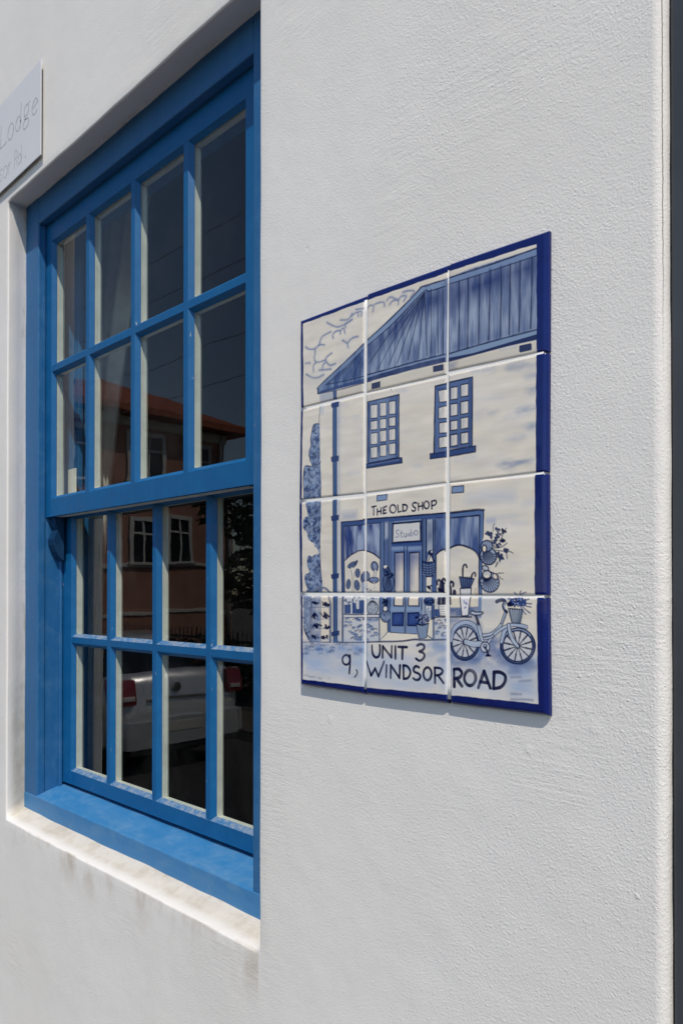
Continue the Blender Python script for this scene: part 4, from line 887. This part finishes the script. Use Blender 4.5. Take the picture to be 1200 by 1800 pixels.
# --- row four, right
Fi('c3', [(40, 100), (400, 100), (400, 330), (40, 330)], (196, 190, 180), .8); Fi('c3', [(80, 215), (380, 205), (380, 305), (80, 308)], (86, 112, 158), .9, 6, tex=1, amt=.4, fx=16, fy=16); Fi('c3', [(372, 95), (406, 95), (402, 320), (372, 320)], (112, 136, 176))
Fi('c3', [(90, 110), (180, 110), (190, 215), (90, 215)], (204, 196, 178)); Fi('c3', [(300, 110), (370, 110), (370, 205), (300, 210)], (206, 196, 178))
Fi('c3', [(60, 318), (380, 318), (410, 420), (300, 520), (60, 560)], (110, 136, 178), .8, 14, tex=1, amt=.6, fx=14, fy=14); St('c3', [(60, 312), (300, 312)], 10, 'ink', .85)
bk = [(184, 98), (294, 98), (268, 298), (206, 302)]
Fi('c3', bk, (204, 202, 204)); St('c3', [(184, 98), (206, 302), (268, 298), (294, 98)], 9, 'ink', .85, cr=False); blobs('c3', 232, 170, 26, 70, 6, 10, (96, 110, 180), .7, 3)
St('c3', [(84, 100), (90, 180)], 16, 'ink', .85); St('c3', [(20, 100), (24, 170)], 18, 'ink', .85)
Fi('c3', [(60, 560), (420, 530), (620, 520), (930, 700), (970, 780), (700, 860), (60, 820)], (92, 128, 184), .75, 40, tex=1, amt=.75, fx=8, fy=9); Fi('c3', [(400, 120), (600, 130), (540, 300), (400, 300)], (150, 172, 200), .4, 40)
Fi('c3', [(420, 470), (600, 440), (600, 520), (430, 540)], (150, 162, 184), .5, 20)
Fi('c3', [(60, 800), (960, 760), (970, 1180), (60, 1080)], (158, 178, 206), .6, 50, tex=1, amt=.7, fx=3, fy=8)
Fi('c3', [(690, 780), (960, 740), (970, 1080), (710, 1100)], (126, 156, 198), .6, 40, tex=1, amt=.7, fx=4, fy=12)
for x, y, a_ in ((180, 770, .6), (330, 740, .6), (480, 650, .7), (560, 700, .6), (640, 760, .6), (860, 770, .7), (760, 800, .6), (900, 820, .5), (520, 560, .6), (740, 860, .5), (130, 700, .5)): El('c3', x, y, 66, 30, (66, 102, 164), a_, -8, 14)
for p, a_ in (([(700, 1085), (800, 1088)], .6), ([(700, 1140), (800, 1140), (915, 1148)], .7), ([(700, 920), (800, 915)], .5), ([(780, 960), (900, 950)], .4)): St('c3', p, 12, (96, 110, 150), a_, 4)
def wheel(cx, cy, rx, ry, rot, ns, seed):
    P = lambda t_, k=1.0: (cx + rx * k * math.cos(t_) + rot * math.sin(t_) * 10, cy + ry * k * math.sin(t_))
    El('c3', cx, cy, rx * .92, ry * .92, (186, 188, 194), .75)
    St('c3', [P(t_) for t_ in np.linspace(0, 6.283, 40)], 26, (74, 96, 140), 1); St('c3', [P(t_, 1.05) for t_ in np.linspace(0, 6.283, 40)], 10, 'ink', .85); St('c3', [P(t_, .93) for t_ in np.linspace(0, 6.283, 40)], 8, 'ink', .8)
    St('c3', [P(t_, 1.0) for t_ in np.linspace(3.4, 5.6, 20)], 8, (150, 166, 192), .8)
    for i in range(ns):
        t_ = 6.283 * i / ns + .22; St('c3', [P(t_, .04), P(t_, .55)], 7, 'ink', .85, cr=False); St('c3', [P(t_, .5), P(t_, .92)], 11, 'ink', .85, cr=False)
    El('c3', cx, cy, 22, 22, (70, 84, 116), 1, out=6)
wheel(236, 566, 138, 168, 0, 12, 1); wheel(768, 604, 162, 168, 0, 12, 2)
st_ = (168, 180, 198)
def bar(p, wd): St('c3', p, wd + 10, 'ink', .85); St('c3', p, wd, st_, 1)
St('c3', [(98, 545), (118, 450), (170, 390), (245, 366), (320, 392), (372, 460), (398, 540)], 34, (40, 54, 96), .85); St('c3', [(98, 545), (118, 450), (170, 390), (245, 366), (320, 392), (372, 460), (398, 540)], 24, (160, 174, 196), 1)
St('c3', [(604, 560), (628, 470), (668, 412), (740, 388), (852, 412)], 30, (40, 54, 96), .85); St('c3', [(604, 560), (628, 470), (668, 412), (740, 388), (852, 412)], 20, (160, 174, 196), 1)
bar([(250, 562), (320, 585), (400, 582)], 34); bar([(372, 392), (392, 470), (412, 545)], 20); St('c3', [(348, 300), (362, 340), (374, 384)], 20, 'ink', .9)
bar([(420, 498), (500, 482), (560, 440), (610, 370), (650, 262)], 14); bar([(470, 570), (520, 500), (590, 440), (668, 396)], 14); bar([(428, 530), (480, 520), (520, 500)], 10); bar([(640, 270), (622, 320), (604, 372)], 8)
bar([(676, 392), (690, 470), (720, 545), (766, 604)], 18); St('c3', [(612, 320), (640, 350), (650, 372)], 6, (170, 90, 70), .0)
St('c3', [(655, 262), (632, 235), (622, 195), (640, 165), (628, 146), (596, 142), (556, 158)], 22, (40, 52, 92), .95); St('c3', [(640, 230), (630, 195), (640, 168)], 9, (150, 166, 190), .9)
sd = [(286, 276), (310, 252), (345, 262), (415, 264), (410, 282), (375, 292), (330, 292)]
Fi('c3', sd, (176, 184, 198), 1, cr=True); St('c3', sd + sd[:1], 9, 'ink', .85)
El('c3', 440, 615, 46, 52, (176, 184, 198), 1, out=8); El('c3', 440, 605, 22, 24, (60, 74, 110), .9); El('c3', 438, 600, 9, 10, st_); St('c3', [(440, 620), (462, 660), (470, 690)], 16, 'ink', .9); Fi('c3', [(445, 690), (470, 682), (502, 698), (500, 710), (446, 712)], 'ink', .97)
bk = [(674, 225), (820, 240), (790, 376), (708, 372)]
Fi('c3', bk, (164, 174, 184)); Fi('c3', [(780, 250), (820, 240), (790, 376), (770, 376)], (90, 116, 150), .7, 10)
for i in range(6): St('c3', [(690 + i * 24, 232), (714 + i * 13, 372)], 8, (60, 78, 112), .65)
St('c3', bk + bk[:1], 8, 'ink', .75, cr=False)
blobs('c3', 770, 165, 92, 40, 50, 15, (40, 66, 130), .9, 21); blobs('c3', 740, 170, 80, 36, 26, 14, 'ink', .85, 22); blobs('c3', 780, 160, 70, 36, 14, 10, (110, 140, 200), .9, 23); El('c3', 680, 185, 22, 24, 'ink', .95)
for p in ([(790, 170), (850, 175), (905, 180)], [(800, 180), (860, 205), (900, 212)], [(800, 190), (850, 240), (890, 272)], [(790, 195), (820, 250), (850, 285)], [(800, 160), (850, 140), (880, 132)], [(770, 130), (800, 85), (850, 62)], [(760, 130), (755, 90), (732, 66)], [(775, 120), (790, 70), (800, 50)], [(720, 140), (690, 128), (670, 130)]): St('c3', p, 9, (52, 80, 140), .8)
for p in ([(126, 836), (129, 1012)], [(126, 838), (178, 838), (206, 878), (182, 918), (130, 930)], [(152, 930), (206, 1006)], [(288 + 57 * math.cos(t_), 925 + 76 * math.sin(t_)) for t_ in np.linspace(0, 6.283, 24)], [(370, 1022), (430, 856)], [(430, 856), (492, 1026)], [(392, 966), (468, 974)], [(530, 866), (524, 1032)], [(530, 866), (590, 868), (638, 900), (640, 960), (596, 1016), (524, 1032)]): St('c3', p, 22, 'ink', .98, .9, cr=len(p) > 4)
# dark blue border, one fired brush band round the picture
BW = {'t': {'a': (.060, .066), 'b': (.078, .082), 'c': (.080, .098)}, 'b': {'a': (.072, .083), 'b': (.078, .085), 'c': (.088, .098)}, 'l': {'0': .068, '1': .064, '2': .064, '3': .058}, 'r': {'0': .096, '1': .098, '2': .112, '3': .092}}
for k in IMG:
    uu = (np.arange(S) + .5) / S; wb = (vnoise(1, S, 7, 2, sum(map(ord, k)))[0] - .5) * .012
    u, v = np.meshgrid(uu, uu); al = np.zeros((S, S))
    if k[1] == '0': lim = np.interp(uu, (0, 1), BW['t'][k[0]]) + wb; al = np.maximum(al, np.clip((lim[None] - v) * S / 1.2 + .5, 0, 1))
    if k[1] == '3': lim = np.interp(uu, (0, 1), BW['b'][k[0]]) + wb; al = np.maximum(al, np.clip((lim[None] - (1 - v)) * S / 1.2 + .5, 0, 1))
    if k[0] == 'a': al = np.maximum(al, np.clip(((BW['l'][k[1]] + wb)[:, None] - u) * S / 1.2 + .5, 0, 1))
    if k[0] == 'c': al = np.maximum(al, np.clip(((BW['r'][k[1]] + wb)[:, None] - (1 - u)) * S / 1.2 + .5, 0, 1))
    nv = vnoise(S, S, 8, 8, sum(map(ord, k)) + 3)[..., None]
    bc = lin((0, 26, 104)) * (1 - nv * .5) + lin((8, 46, 134)) * nv * .5
    IMG[k] += (bc - IMG[k]) * al[..., None]

# ------------------------------------------------------------------ tile picture: geometry
def on_wall(u, v, y):      # a measured image point carried out to the plane at depth y
    f = 1346.66; d = Vector(((u - 600) / f, -(v - 1031.63) / f, -1)); d.rotate(camo.rotation_euler)
    t_ = (y - CAM.y) / d.y; return CAM + d * t_
panel = empty('tile_picture', (.229, 0, 0), 'blue and white painted tile picture of an old shop, fixed to the white wall', 'tile picture')
TILE_LABEL = {'a0': 'top left tile with cloud strokes and the roof tip', 'b0': 'top middle tile with the hipped roof end', 'c0': 'top right tile with the striped roof', 'a1': 'tile with downpipe and treetop', 'b1': 'tile with a whole painted sash window', 'c1': 'tile with half a window and blank wall',
              'a2': 'tile with shrubs, downpipe and flowers in the shop window', 'b2': 'tile with shop lettering and the double door', 'c2': 'tile with shell baskets and umbrellas', 'a3': 'bottom left tile with shoe rack and number 9', 'b3': 'bottom middle tile reading UNIT 3 WINDSOR', 'c3': 'bottom right tile with the bicycle and ROAD'}
YF = -.0112; EDGE = .0032
for k in TC:
    px = to_px(k, TC[k]); q = [on_wall(x, y, YF) for x, y in px]
    us = np.linspace(0, 1, S); u, v = np.meshgrid(us, us)
    Q = np.array([[p.x, p.z] for p in q])
    Hq = hom(((0, 0), (1, 0), (1, 1), (0, 1)), Q)
    P = apply(Hq, np.c_[u.ravel(), v.ravel()])
    de = np.minimum.reduce([u, 1 - u, v, 1 - v]).ravel() * .15
    # rounded glaze edge; corners a little rounder
    c_ = np.minimum(np.minimum(u, 1 - u), .03).ravel() * .15; d_ = np.minimum(np.minimum(v, 1 - v), .03).ravel() * .15
    fall = np.clip(1 - de / EDGE, 0, 1) ** 2 * .0010
    out = [e_ for c_ok, e_ in ((k[0] == 'a', u), (k[0] == 'c', 1 - u), (k[1] == '0', v), (k[1] == '3', 1 - v)) if c_ok]
    if out: fall = fall + np.clip(1 - np.minimum.reduce(out).ravel() * .15 / .0062, 0, 1) ** 2.2 * .0048
    rs = np.random.default_rng(sum(map(ord, k)))
    tilt = rs.uniform(-.0009, .0009, 2); bow = rs.uniform(.0001, .0004)
    depth = YF + fall + tilt[0] * (u.ravel() - .5) * .15 * 2 + tilt[1] * (v.ravel() - .5) * .15 * 2 + bow * ((u.ravel() - .5) ** 2 + (v.ravel() - .5) ** 2) * 2
    co = np.c_[P[:, 0], depth, P[:, 1]]
    nv = S * S
    # skirt down to the wall
    idx = np.arange(nv).reshape(S, S)
    loop = np.concatenate([idx[0, :-1], idx[:-1, -1], idx[-1, :0:-1], idx[:0:-1, 0]])
    sk = co[loop].copy(); sk[:, 1] = -.0005
    co = np.vstack([co, sk])
    a_ = idx[:-1, :-1].ravel(); b_ = idx[:-1, 1:].ravel(); c2 = idx[1:, 1:].ravel(); d2 = idx[1:, :-1].ravel()
    faces = np.c_[a_, d2, c2, b_]
    n_ = len(loop); s0 = nv + np.arange(n_); s1 = nv + (np.arange(n_) + 1) % n_
    faces = np.vstack([faces, np.c_[loop, np.roll(loop, -1), s1, s0]])
    me = bpy.data.meshes.new('tile')
    me.vertices.add(len(co)); me.vertices.foreach_set('co', co.ravel())
    me.loops.add(len(faces) * 4); me.loops.foreach_set('vertex_index', faces.ravel().astype(np.int32))
    me.polygons.add(len(faces)); me.polygons.foreach_set('loop_start', np.arange(0, len(faces) * 4, 4, dtype=np.int32))
    me.update(calc_edges=True)
    me.polygons.foreach_set('use_smooth', np.ones(len(faces), bool))
    im = IMG[k].reshape(-1, 3); lu = im @ [.2126, .7152, .0722]; im = im + (lu[:, None] - im) * .04
    im = np.clip(im * (.72 + 1.0 * lu[:, None]), .002, .82)
    ca = np.ones((len(co), 4), np.float32); ca[:nv, :3] = im; ca[nv:, :3] = im[loop]
    at = me.color_attributes.new('paint', 'FLOAT_COLOR', 'POINT'); at.data.foreach_set('color', ca.ravel())
    me.materials.append(M['tile']); me.validate()
    o = bpy.data.objects.new('tile', me); COL.objects.link(o); under(panel, o)
    o['label'] = TILE_LABEL[k]
# grout bed
corner = {c: on_wall(*to_px(k, TC[k])[i], YF) for c, k, i in (('tl', 'a0', 0), ('tr', 'c0', 1), ('br', 'c3', 2), ('bl', 'a3', 3))}
mb = MB(); ng = 30
def gp(s, t_, y):
    a = corner['tl'].lerp(corner['tr'], s); b = corner['bl'].lerp(corner['br'], s); p = a.lerp(b, t_)
    return (p.x, y, p.z)
for yy in (0,):
    e = .006
    vs = [gp(e / .45 + (1 - 2 * e / .45) * i / ng, e / .6 + (1 - 2 * e / .6) * j / ng, -.0096 + .0002 * math.sin(i * 1.7 + j) * math.sin(j * 2.3)) for j in range(ng + 1) for i in range(ng + 1)]
    fs = [[j * (ng + 1) + i, (j + 1) * (ng + 1) + i, (j + 1) * (ng + 1) + i + 1, j * (ng + 1) + i + 1] for j in range(ng) for i in range(ng)]
    mb.add(vs, fs, 0, True)
    rim = [j for j in range(ng + 1)] + [j * (ng + 1) + ng for j in range(1, ng + 1)] + [ng * (ng + 1) + i for i in range(ng - 1, -1, -1)] + [j * (ng + 1) for j in range(ng - 1, 0, -1)]
    base = len(mb.v); mb.v += [(mb.v[r][0], .0005, mb.v[r][2]) for r in rim]
    for i in range(len(rim)): j = (i + 1) % len(rim); mb.f.append([rim[i], rim[j], base + j, base + i]); mb.mi.append(0); mb.sm.append(False)
under(panel, mb.build('grout', M['grout']))

# ------------------------------------------------------------------ street: ground, kerbs, road
mb = MB(); mb.box(-160, 160, -1.75, .24, GROUND - .6, GROUND - .001); tag(mb.build('pavement', M['pave']), kind='structure')
mb = MB(); mb.box(-160, 160, -1.90, -1.752, GROUND - .6, GROUND + .002, 0, .012); tag(mb.build('kerb', M['kerb']), kind='structure')
mb = MB(); mb.add([(-400, -400, ROAD - .02), (400, -400, ROAD - .02), (400, 400, ROAD - .02), (-400, 400, ROAD - .02)], [(0, 1, 2, 3)]); tag(mb.build('ground', M['pave']), kind='structure')
mb = MB(); mb.add([(-160, -5.25, ROAD), (160, -5.25, ROAD), (160, -1.9, ROAD), (-160, -1.9, ROAD)], [(0, 1, 2, 3)]); tag(mb.build('road', M['asphalt']), kind='structure')
mb = MB()
for i in range(-8, 6): mb.add([(i * 4 - .9, -2.78, ROAD + .004), (i * 4 + .9, -2.78, ROAD + .004), (i * 4 + .9, -2.68, ROAD + .004), (i * 4 - .9, -2.68, ROAD + .004)], [(0, 1, 2, 3)])
tag(mb.build('road_marking', M['line']), kind='structure')
mb = MB(); mb.box(-160, 160, -6.6, -5.25, ROAD - .6, ROAD + .13, 0); tag(mb.build('far_pavement', M['pave']), kind='structure')

# ------------------------------------------------------------------ parked silver car (seen mirrored in the panes)
CX, CY = -6.67, -3.86     # rear end centre
car = empty('parked_car', (CX - 2.1, CY, ROAD), 'silver saloon car parked in the road, seen mirrored in the lower panes', 'car')
def sec(x, hw, zlo, zbelt, ztop, hwt, n=5):
    # closed ring: bottom, side bulge, shoulder, top
    pts = []
    half = [(0, zlo), (hw * .80, zlo), (hw * .95, zlo + .07), (hw, zlo + (zbelt - zlo) * .45), (hw * .985, zlo + (zbelt - zlo) * .8), (hw * .93, zbelt), (hwt + (hw * .93 - hwt) * .25, zbelt + (ztop - zbelt) * .75), (hwt * .85, ztop - .01), (hwt * .4, ztop), (0, ztop + .004)]
    for y, z in half: pts.append((x, CY + y, ROAD + z))
    for y, z in half[-2:0:-1]: pts.append((x, CY - y, ROAD + z))
    return pts
mb = MB()
st = [(0.03, .70, .36, .70, .74, .60), (0.0, .74, .34, .76, .86, .62), (-.03, .78, .32, .84, .98, .64), (-.07, .81, .30, .93, 1.10, .66), (-.16, .83, .28, .96, 1.13, .68), (-.45, .845, .22, .95, 1.08, .70), (-.9, .85, .20, .93, 1.0, .72), (-1.4, .85, .20, .92, .98, .74), (-2.4, .85, .20, .90, .96, .74), (-3.0, .85, .20, .88, .95, .72), (-3.5, .83, .22, .82, .90, .68), (-3.95, .78, .26, .70, .78, .62), (-4.15, .68, .32, .60, .66, .52), (-4.22, .55, .38, .52, .56, .45)]
mb.loft([sec(CX + a, *b) for a, *b in [(s[0], s[1], s[2], s[3], s[4], s[5]) for s in st]])
body = under(car, mb.build('body', M['silver']))
mb = MB()     # glasshouse
def gsec(x, zb, zt, wb_, wt): return [(x, CY - wb_, ROAD + zb), (x, CY - wt, ROAD + zt - .03), (x, CY - wt * .8, ROAD + zt), (x, CY + wt * .8, ROAD + zt), (x, CY + wt, ROAD + zt - .03), (x, CY + wb_, ROAD + zb)]
mb.loft([gsec(CX - .42, 1.04, 1.07, .66, .62), gsec(CX - .70, .97, 1.27, .72, .58), gsec(CX - .98, .95, 1.43, .74, .56), gsec(CX - 1.7, .93, 1.475, .76, .57), gsec(CX - 2.3, .92, 1.44, .76, .56), gsec(CX - 2.75, .92, 1.20, .74, .60), gsec(CX - 3.15, .90, .95, .70, .66)], sm=False)
under(car, mb.build('windows', M['carglass']))
mb = MB()
mb.loft([[(x, CY - w_, ROAD + z - .02), (x, CY - w_ * .75, ROAD + z + .012), (x, CY + w_ * .75, ROAD + z + .012), (x, CY + w_, ROAD + z - .02), (x, CY + w_ * .7, ROAD + z - .03), (x, CY - w_ * .7, ROAD + z - .03)] for x, w_, z in ((CX - .93, .56, 1.425), (CX - 1.2, .58, 1.46), (CX - 1.7, .59, 1.482), (CX - 2.2, .585, 1.462), (CX - 2.36, .57, 1.43))])
under(car, mb.build('roof', M['silver']))
mb = MB()
mb.loft([[(CX + dx, CY + y, ROAD + z) for y, z in ((-hw, .30), (-hw, .46), (-hw * .96, .60), (hw * .96, .60), (hw, .46), (hw, .30))] for dx, hw in ((.02, .76), (.10, .73), (.13, .60), (.135, .3))] , caps=True, sm=False)
mb.box(CX - .35, CX + .03, CY - .84, CY - .78, ROAD + .30, ROAD + .58, 0, .02); mb.box(CX - .35, CX + .03, CY + .78, CY + .84, ROAD + .30, ROAD + .58, 0, .02)
bump_o = under(car, mb.build('bumper', M['silver']))
for s in (1, -1):
    mb = MB()
    a = [(.045, .78), (.040, .60), (.06, .58), (-.02, 1.06), (-.20, 1.04), (-.22, .84)]
    pr_ = [(CX + .072, CY + s * .60), (CX + .052, CY + s * .80), (CX - .16, CY + s * .862), (CX - .16, CY + s * .80), (CX - .08, CY + s * .60)]
    top_ = [(x - .035, y) for x, y in pr_]
    mb.loft([[(x, y, ROAD + z) for x, y in pr_] for z in (.79, .88)] + [[(x - .02, y, ROAD + .96) for x, y in pr_]] + [[(x - .05, CY + (y - CY) * .985, ROAD + 1.06) for x, y in pr_]], sm=False)
    lm = under(car, mb.build('tail_lamp', M['red']))
    mb = MB(); mb.box(CX + .02, CX + .082, CY + s * .69 - .07, CY + s * .69 + .07, ROAD + .835, ROAD + .885, 0, .008)
    o = mb.build('reversing_lens', M['clearlamp']); o.parent = lm
mb = MB(); mb.box(CX + .128, CX + .142, CY - .26, CY + .26, ROAD + .44, ROAD + .55, 0, .004)
plo = under(car, mb.build('number_plate', M['plate']))
mb = MB(); mb.tube([(CX + .002, CY, ROAD + .93), (CX + .036, CY, ROAD + .925)], .055, 20); mb.box(CX + .01, CX + .05, CY - .42, CY + .42, ROAD + .80, ROAD + .835, 0, .008)
under(car, mb.build('boot_badge', M['chrome']))
mb = MB(); mb.box(CX + .03, CX + .12, CY - .7, CY + .7, ROAD + .22, ROAD + .298, 0, .02)
under(car, mb.build('bumper_skirt', M['black']))
for wx in (-.95, -3.35):
    for s in (1, -1):
        mb = MB(); y0, y1 = CY + s * .66, CY + s * .862
        prof = [(.20, y0), (.28, y0), (.305, (y0 * .8 + y1 * .2)), (.305, (y0 * .2 + y1 * .8)), (.28, y1), (.20, y1)]
        mb.loft([[(CX + wx + r * math.cos(t_), y, ROAD + .305 + r * math.sin(t_)) for r, y in prof] for t_ in np.linspace(0, 2 * math.pi, 33)], caps=False)
        wo_ = under(car, mb.build('wheel', M['rubber']))
        mb = MB()
        for k in range(7):
            t_ = 2 * math.pi * k / 7; c_ = Vector((CX + wx, y1 - s * .012, ROAD + .305)); mb.tube([c_, c_ + Vector((math.cos(t_) * .2, 0, math.sin(t_) * .2))], .022, 6)
        mb.tube([(CX + wx, y1 - s * .05, ROAD + .305), (CX + wx, y1 - s * .004, ROAD + .305)], .045, 14)
        mb.loft([[(CX + wx + r * math.cos(t_), y, ROAD + .305 + r * math.sin(t_)) for r, y in ((.19, y1 - s * .06), (.205, y1 - s * .002), (.195, y1 - s * .002), (.185, y1 - s * .06))] for t_ in np.linspace(0, 2 * math.pi, 29)], caps=False)
        ro = mb.build('rim', M['rim']); ro.parent = wo_
        mb = MB(); mb.tube([(CX + wx, CY + s * .80, ROAD + .32), (CX + wx, CY + s * .853, ROAD + .32)], .35, 28); under(car, mb.build('wheel_arch', M['black']))

# ------------------------------------------------------------------ house across the street (mirrored in the panes)
HX, HY0, HY1, HB, HE = -16.5, -6.75, -11.95, ROAD, 4.75
house = empty('house', (HX - 5, (HY0 + HY1) / 2, ROAD), 'terracotta house with orange tiled roof and white trim, mirrored in the window panes', 'house')
mb = MB(); mb.box(HX - 10, HX, HY1, HY0, HB, HE); walls = under(house, mb.build('walls', M['housew']))
mb = MB(); ov = .55
x0, x1, y0, y1 = HX - 10 - ov, HX + ov, HY1 - ov, HY0 + ov; zr = HE + 1.35; ym = (y0 + y1) / 2
base_ = [(x0, y0, HE), (x1, y0, HE), (x1, y1, HE), (x0, y1, HE)]; lo_ = [(x, y, HE - .16) for x, y, z in base_]
mb.add(lo_ + base_ + [(x0 + 3.0, ym, zr), (x1 - 3.0, ym, zr)], [(3, 2, 1, 0), (0, 1, 5, 4), (1, 2, 6, 5), (2, 3, 7, 6), (3, 0, 4, 7), (4, 5, 9, 8), (5, 6, 9), (6, 7, 8, 9), (7, 4, 8)])
rfo = under(house, mb.build('roof', M['roof']))
mb = MB(); mb.box(HX - 5.6, HX - 4.9, ym - .9, ym - .3, HE + .6, HE + 2.0, 0, .02); ch = mb.build('chimney', M['housew']); ch.parent = rfo
def on_px(yc, w_, z0, z1, name='window'):
    mb = MB(); t_ = .055
    for a, b, c, d in ((yc - w_ / 2 - .07, yc - w_ / 2 + .03, z0 - .05, z1 + .08), (yc + w_ / 2 - .03, yc + w_ / 2 + .07, z0 - .05, z1 + .08)): mb.box(HX - .02, HX + .05, a, b, c, d, 0, .006)
    mb.box(HX - .02, HX + .052, yc - w_ / 2 + .0305, yc + w_ / 2 - .0305, z1 - .03, z1 + .08, 0, .006); mb.box(HX - .02, HX + .10, yc - w_ / 2 - .12, yc + w_ / 2 + .12, z0 - .12, z0 - .0505, 0, .01)
    mb.box(HX - .015, HX + .04, yc - t_ / 2, yc + t_ / 2, z0 - .05, z1 - .031, 0, .004); zc = z0 + (z1 - z0) * .66
    for a, b in ((yc - w_ / 2 + .031, yc - t_ / 2 - .0005), (yc + t_ / 2 + .0005, yc + w_ / 2 - .031)): mb.box(HX - .015, HX + .038, a, b, zc - t_ / 2, zc + t_ / 2, 0, .004)
    f = under(house, mb.build('window', M['houset']))
    mb = MB(); mb.box(HX - .03, HX + .012, yc - w_ / 2, yc + w_ / 2, z0 - .05, z1); g = mb.build('pane', M['hglass']); g.parent = f
on_px(-10.43, .66, .98, 2.08); on_px(-8.9, .62, .98, 2.0); on_px(-7.4, .66, .98, 2.05)
for yc in (-7.6, -9.3, -11.0): on_px(yc, .8, 3.0, 4.15)
mb = MB(); mb.box(HX - 10.05, HX + .06, HY1 - .06, HY0 + .06, .80, .90, 0, .015); mb.box(HX - 10.03, HX + .035, HY1 - .035, HY0 + .035, -.42, -.33, 0, .01)
mb.box(HX - 10.05, HX + .07, HY1 - .07, HY0 + .07, HE - .42, HE - .17, 0, .02)
under(house, mb.build('string_course', M['houset']))
mb = MB(); mb.tube([(HX + .06, HY1 + .15, HB), (HX + .06, HY1 + .15, HE - .2)], .05, 10); under(house, mb.build('downpipe', M['houset']))

# ------------------------------------------------------------------ railing, tree, hedge, wires across the street
rl = empty('railing', (-12, -6.9, ROAD), 'black iron railing with thin bars before the terracotta house', 'railing')
mb = MB()
FX0, FX1 = -16.3, -7.5
mb.box(FX0, FX1, -6.915, -6.885, ROAD + 1.15, ROAD + 1.19); mb.box(FX0, FX1, -6.915, -6.885, ROAD + .25, ROAD + .29)
under(rl, mb.build('rails', M['iron']))
mb = MB(); i = FX0 + .06
while i < FX1: mb.tube([(i, -6.9, ROAD + .12), (i, -6.9, ROAD + 1.34)], .011, 5); i += .13
under(rl, mb.build('bars', M['iron']))
def leaves(mb, blobs_, n_, size, seed):
    r = random.Random(seed)
    for i in range(n_):
        cx, cy, cz, rx, ry, rz = r.choice(blobs_)
        while True:
            a, b, c = r.uniform(-1, 1), r.uniform(-1, 1), r.uniform(-1, 1); q = a * a + b * b + c * c
            if .2 < q < 1: break
        p = Vector((cx + a * rx, cy + b * ry, cz + c * rz)); u = Vector((r.gauss(0, 1), r.gauss(0, 1), r.gauss(0, 1))).normalized(); v_ = u.orthogonal().normalized(); s = size * r.uniform(.6, 1.4)
        mb.add([p - u * s, p + v_ * s * .45, p + u * s, p - v_ * s * .45], [(0, 1, 2, 3)])
def tree(x, y, h, r_, label, seed, n_=6500):
    t0 = empty('tree', (x, y, ROAD), label, 'tree'); rr = random.Random(seed)
    mb = MB(); mb.tube([(x, y, ROAD), (x + .05, y, ROAD + h * .25), (x - .04, y + .05, ROAD + h * .5)], .14, 9, r1=.08)
    for k in range(5):
        a = k * 1.26 + rr.random(); mb.tube([(x, y, ROAD + h * .4), (x + r_ * .35 * math.cos(a), y + r_ * .35 * math.sin(a), ROAD + h * .6), (x + r_ * .7 * math.cos(a), y + r_ * .7 * math.sin(a), ROAD + h * (.65 + .2 * rr.random()))], .06, 6, r1=.02)
    under(t0, mb.build('trunk', M['bark']))
    bl = []
    for k in range(13):
        a = rr.random() * 6.283; d = r_ * rr.uniform(.1, .75); s = r_ * rr.uniform(.3, .5)
        bl.append((x + d * math.cos(a), y + d * math.sin(a), ROAD + h * rr.uniform(.30, .88), s, s, s * .8))
    mb = MB(); leaves(mb, bl, n_, .12, seed); under(t0, mb.build('crown', M['leaf'], None)) 
tree(-9.6, -8.3, 4.5, 1.9, 'dense dark green tree beside the terracotta house, mirrored in the right panes', 4)
tree(-6.4, -9.2, 3.9, 1.6, 'dark bushy tree standing behind the clipped hedge across the road', 9)
tree(-11.5, -14.5, 5.6, 3.4, 'broad dark tree farthest from the wall, behind the terracotta house', 17, 9000)
hd = MB(); leaves(hd, [(-14.5 + i * .5, -7.35, ROAD + .62 + .1 * math.sin(i * 1.9), .45, .33, .55) for i in range(13)], 5200, .06, 5)
tag(hd.build('hedge', M['leaf'], None), 'low dark hedge growing behind the iron railing', 'hedge')
mb = MB()
for z0_ in (0,):
    mb.tube([(-26, -5.8, ROAD), (-26, -5.8, 6.4)], .12, 12, r1=.09); mb.box(-26.06, -25.94, -6.5, -5.1, 5.85, 5.95)
tag(mb.build('utility_pole', M['timber']), 'timber utility pole on the far pavement beyond the house', 'pole')
for i, z in enumerate((5.62, 4.88, 3.8, 3.15)):
    mb = MB(); mb.tube([(-26 + 44 * k / 24, -5.8 + .1 * i, z - .25 * (1 - ((k - 12) / 12) ** 2) + .25) for k in range(25)], .0045, 6)
    tag(mb.build('overhead_cable', M['wire']), 'thin pale overhead cable strung along the street, %s' % ('topmost of the four', 'second of the four from the top', 'third of the four from the top', 'lowest of the four')[i], 'cable', 'overhead cables across the street')
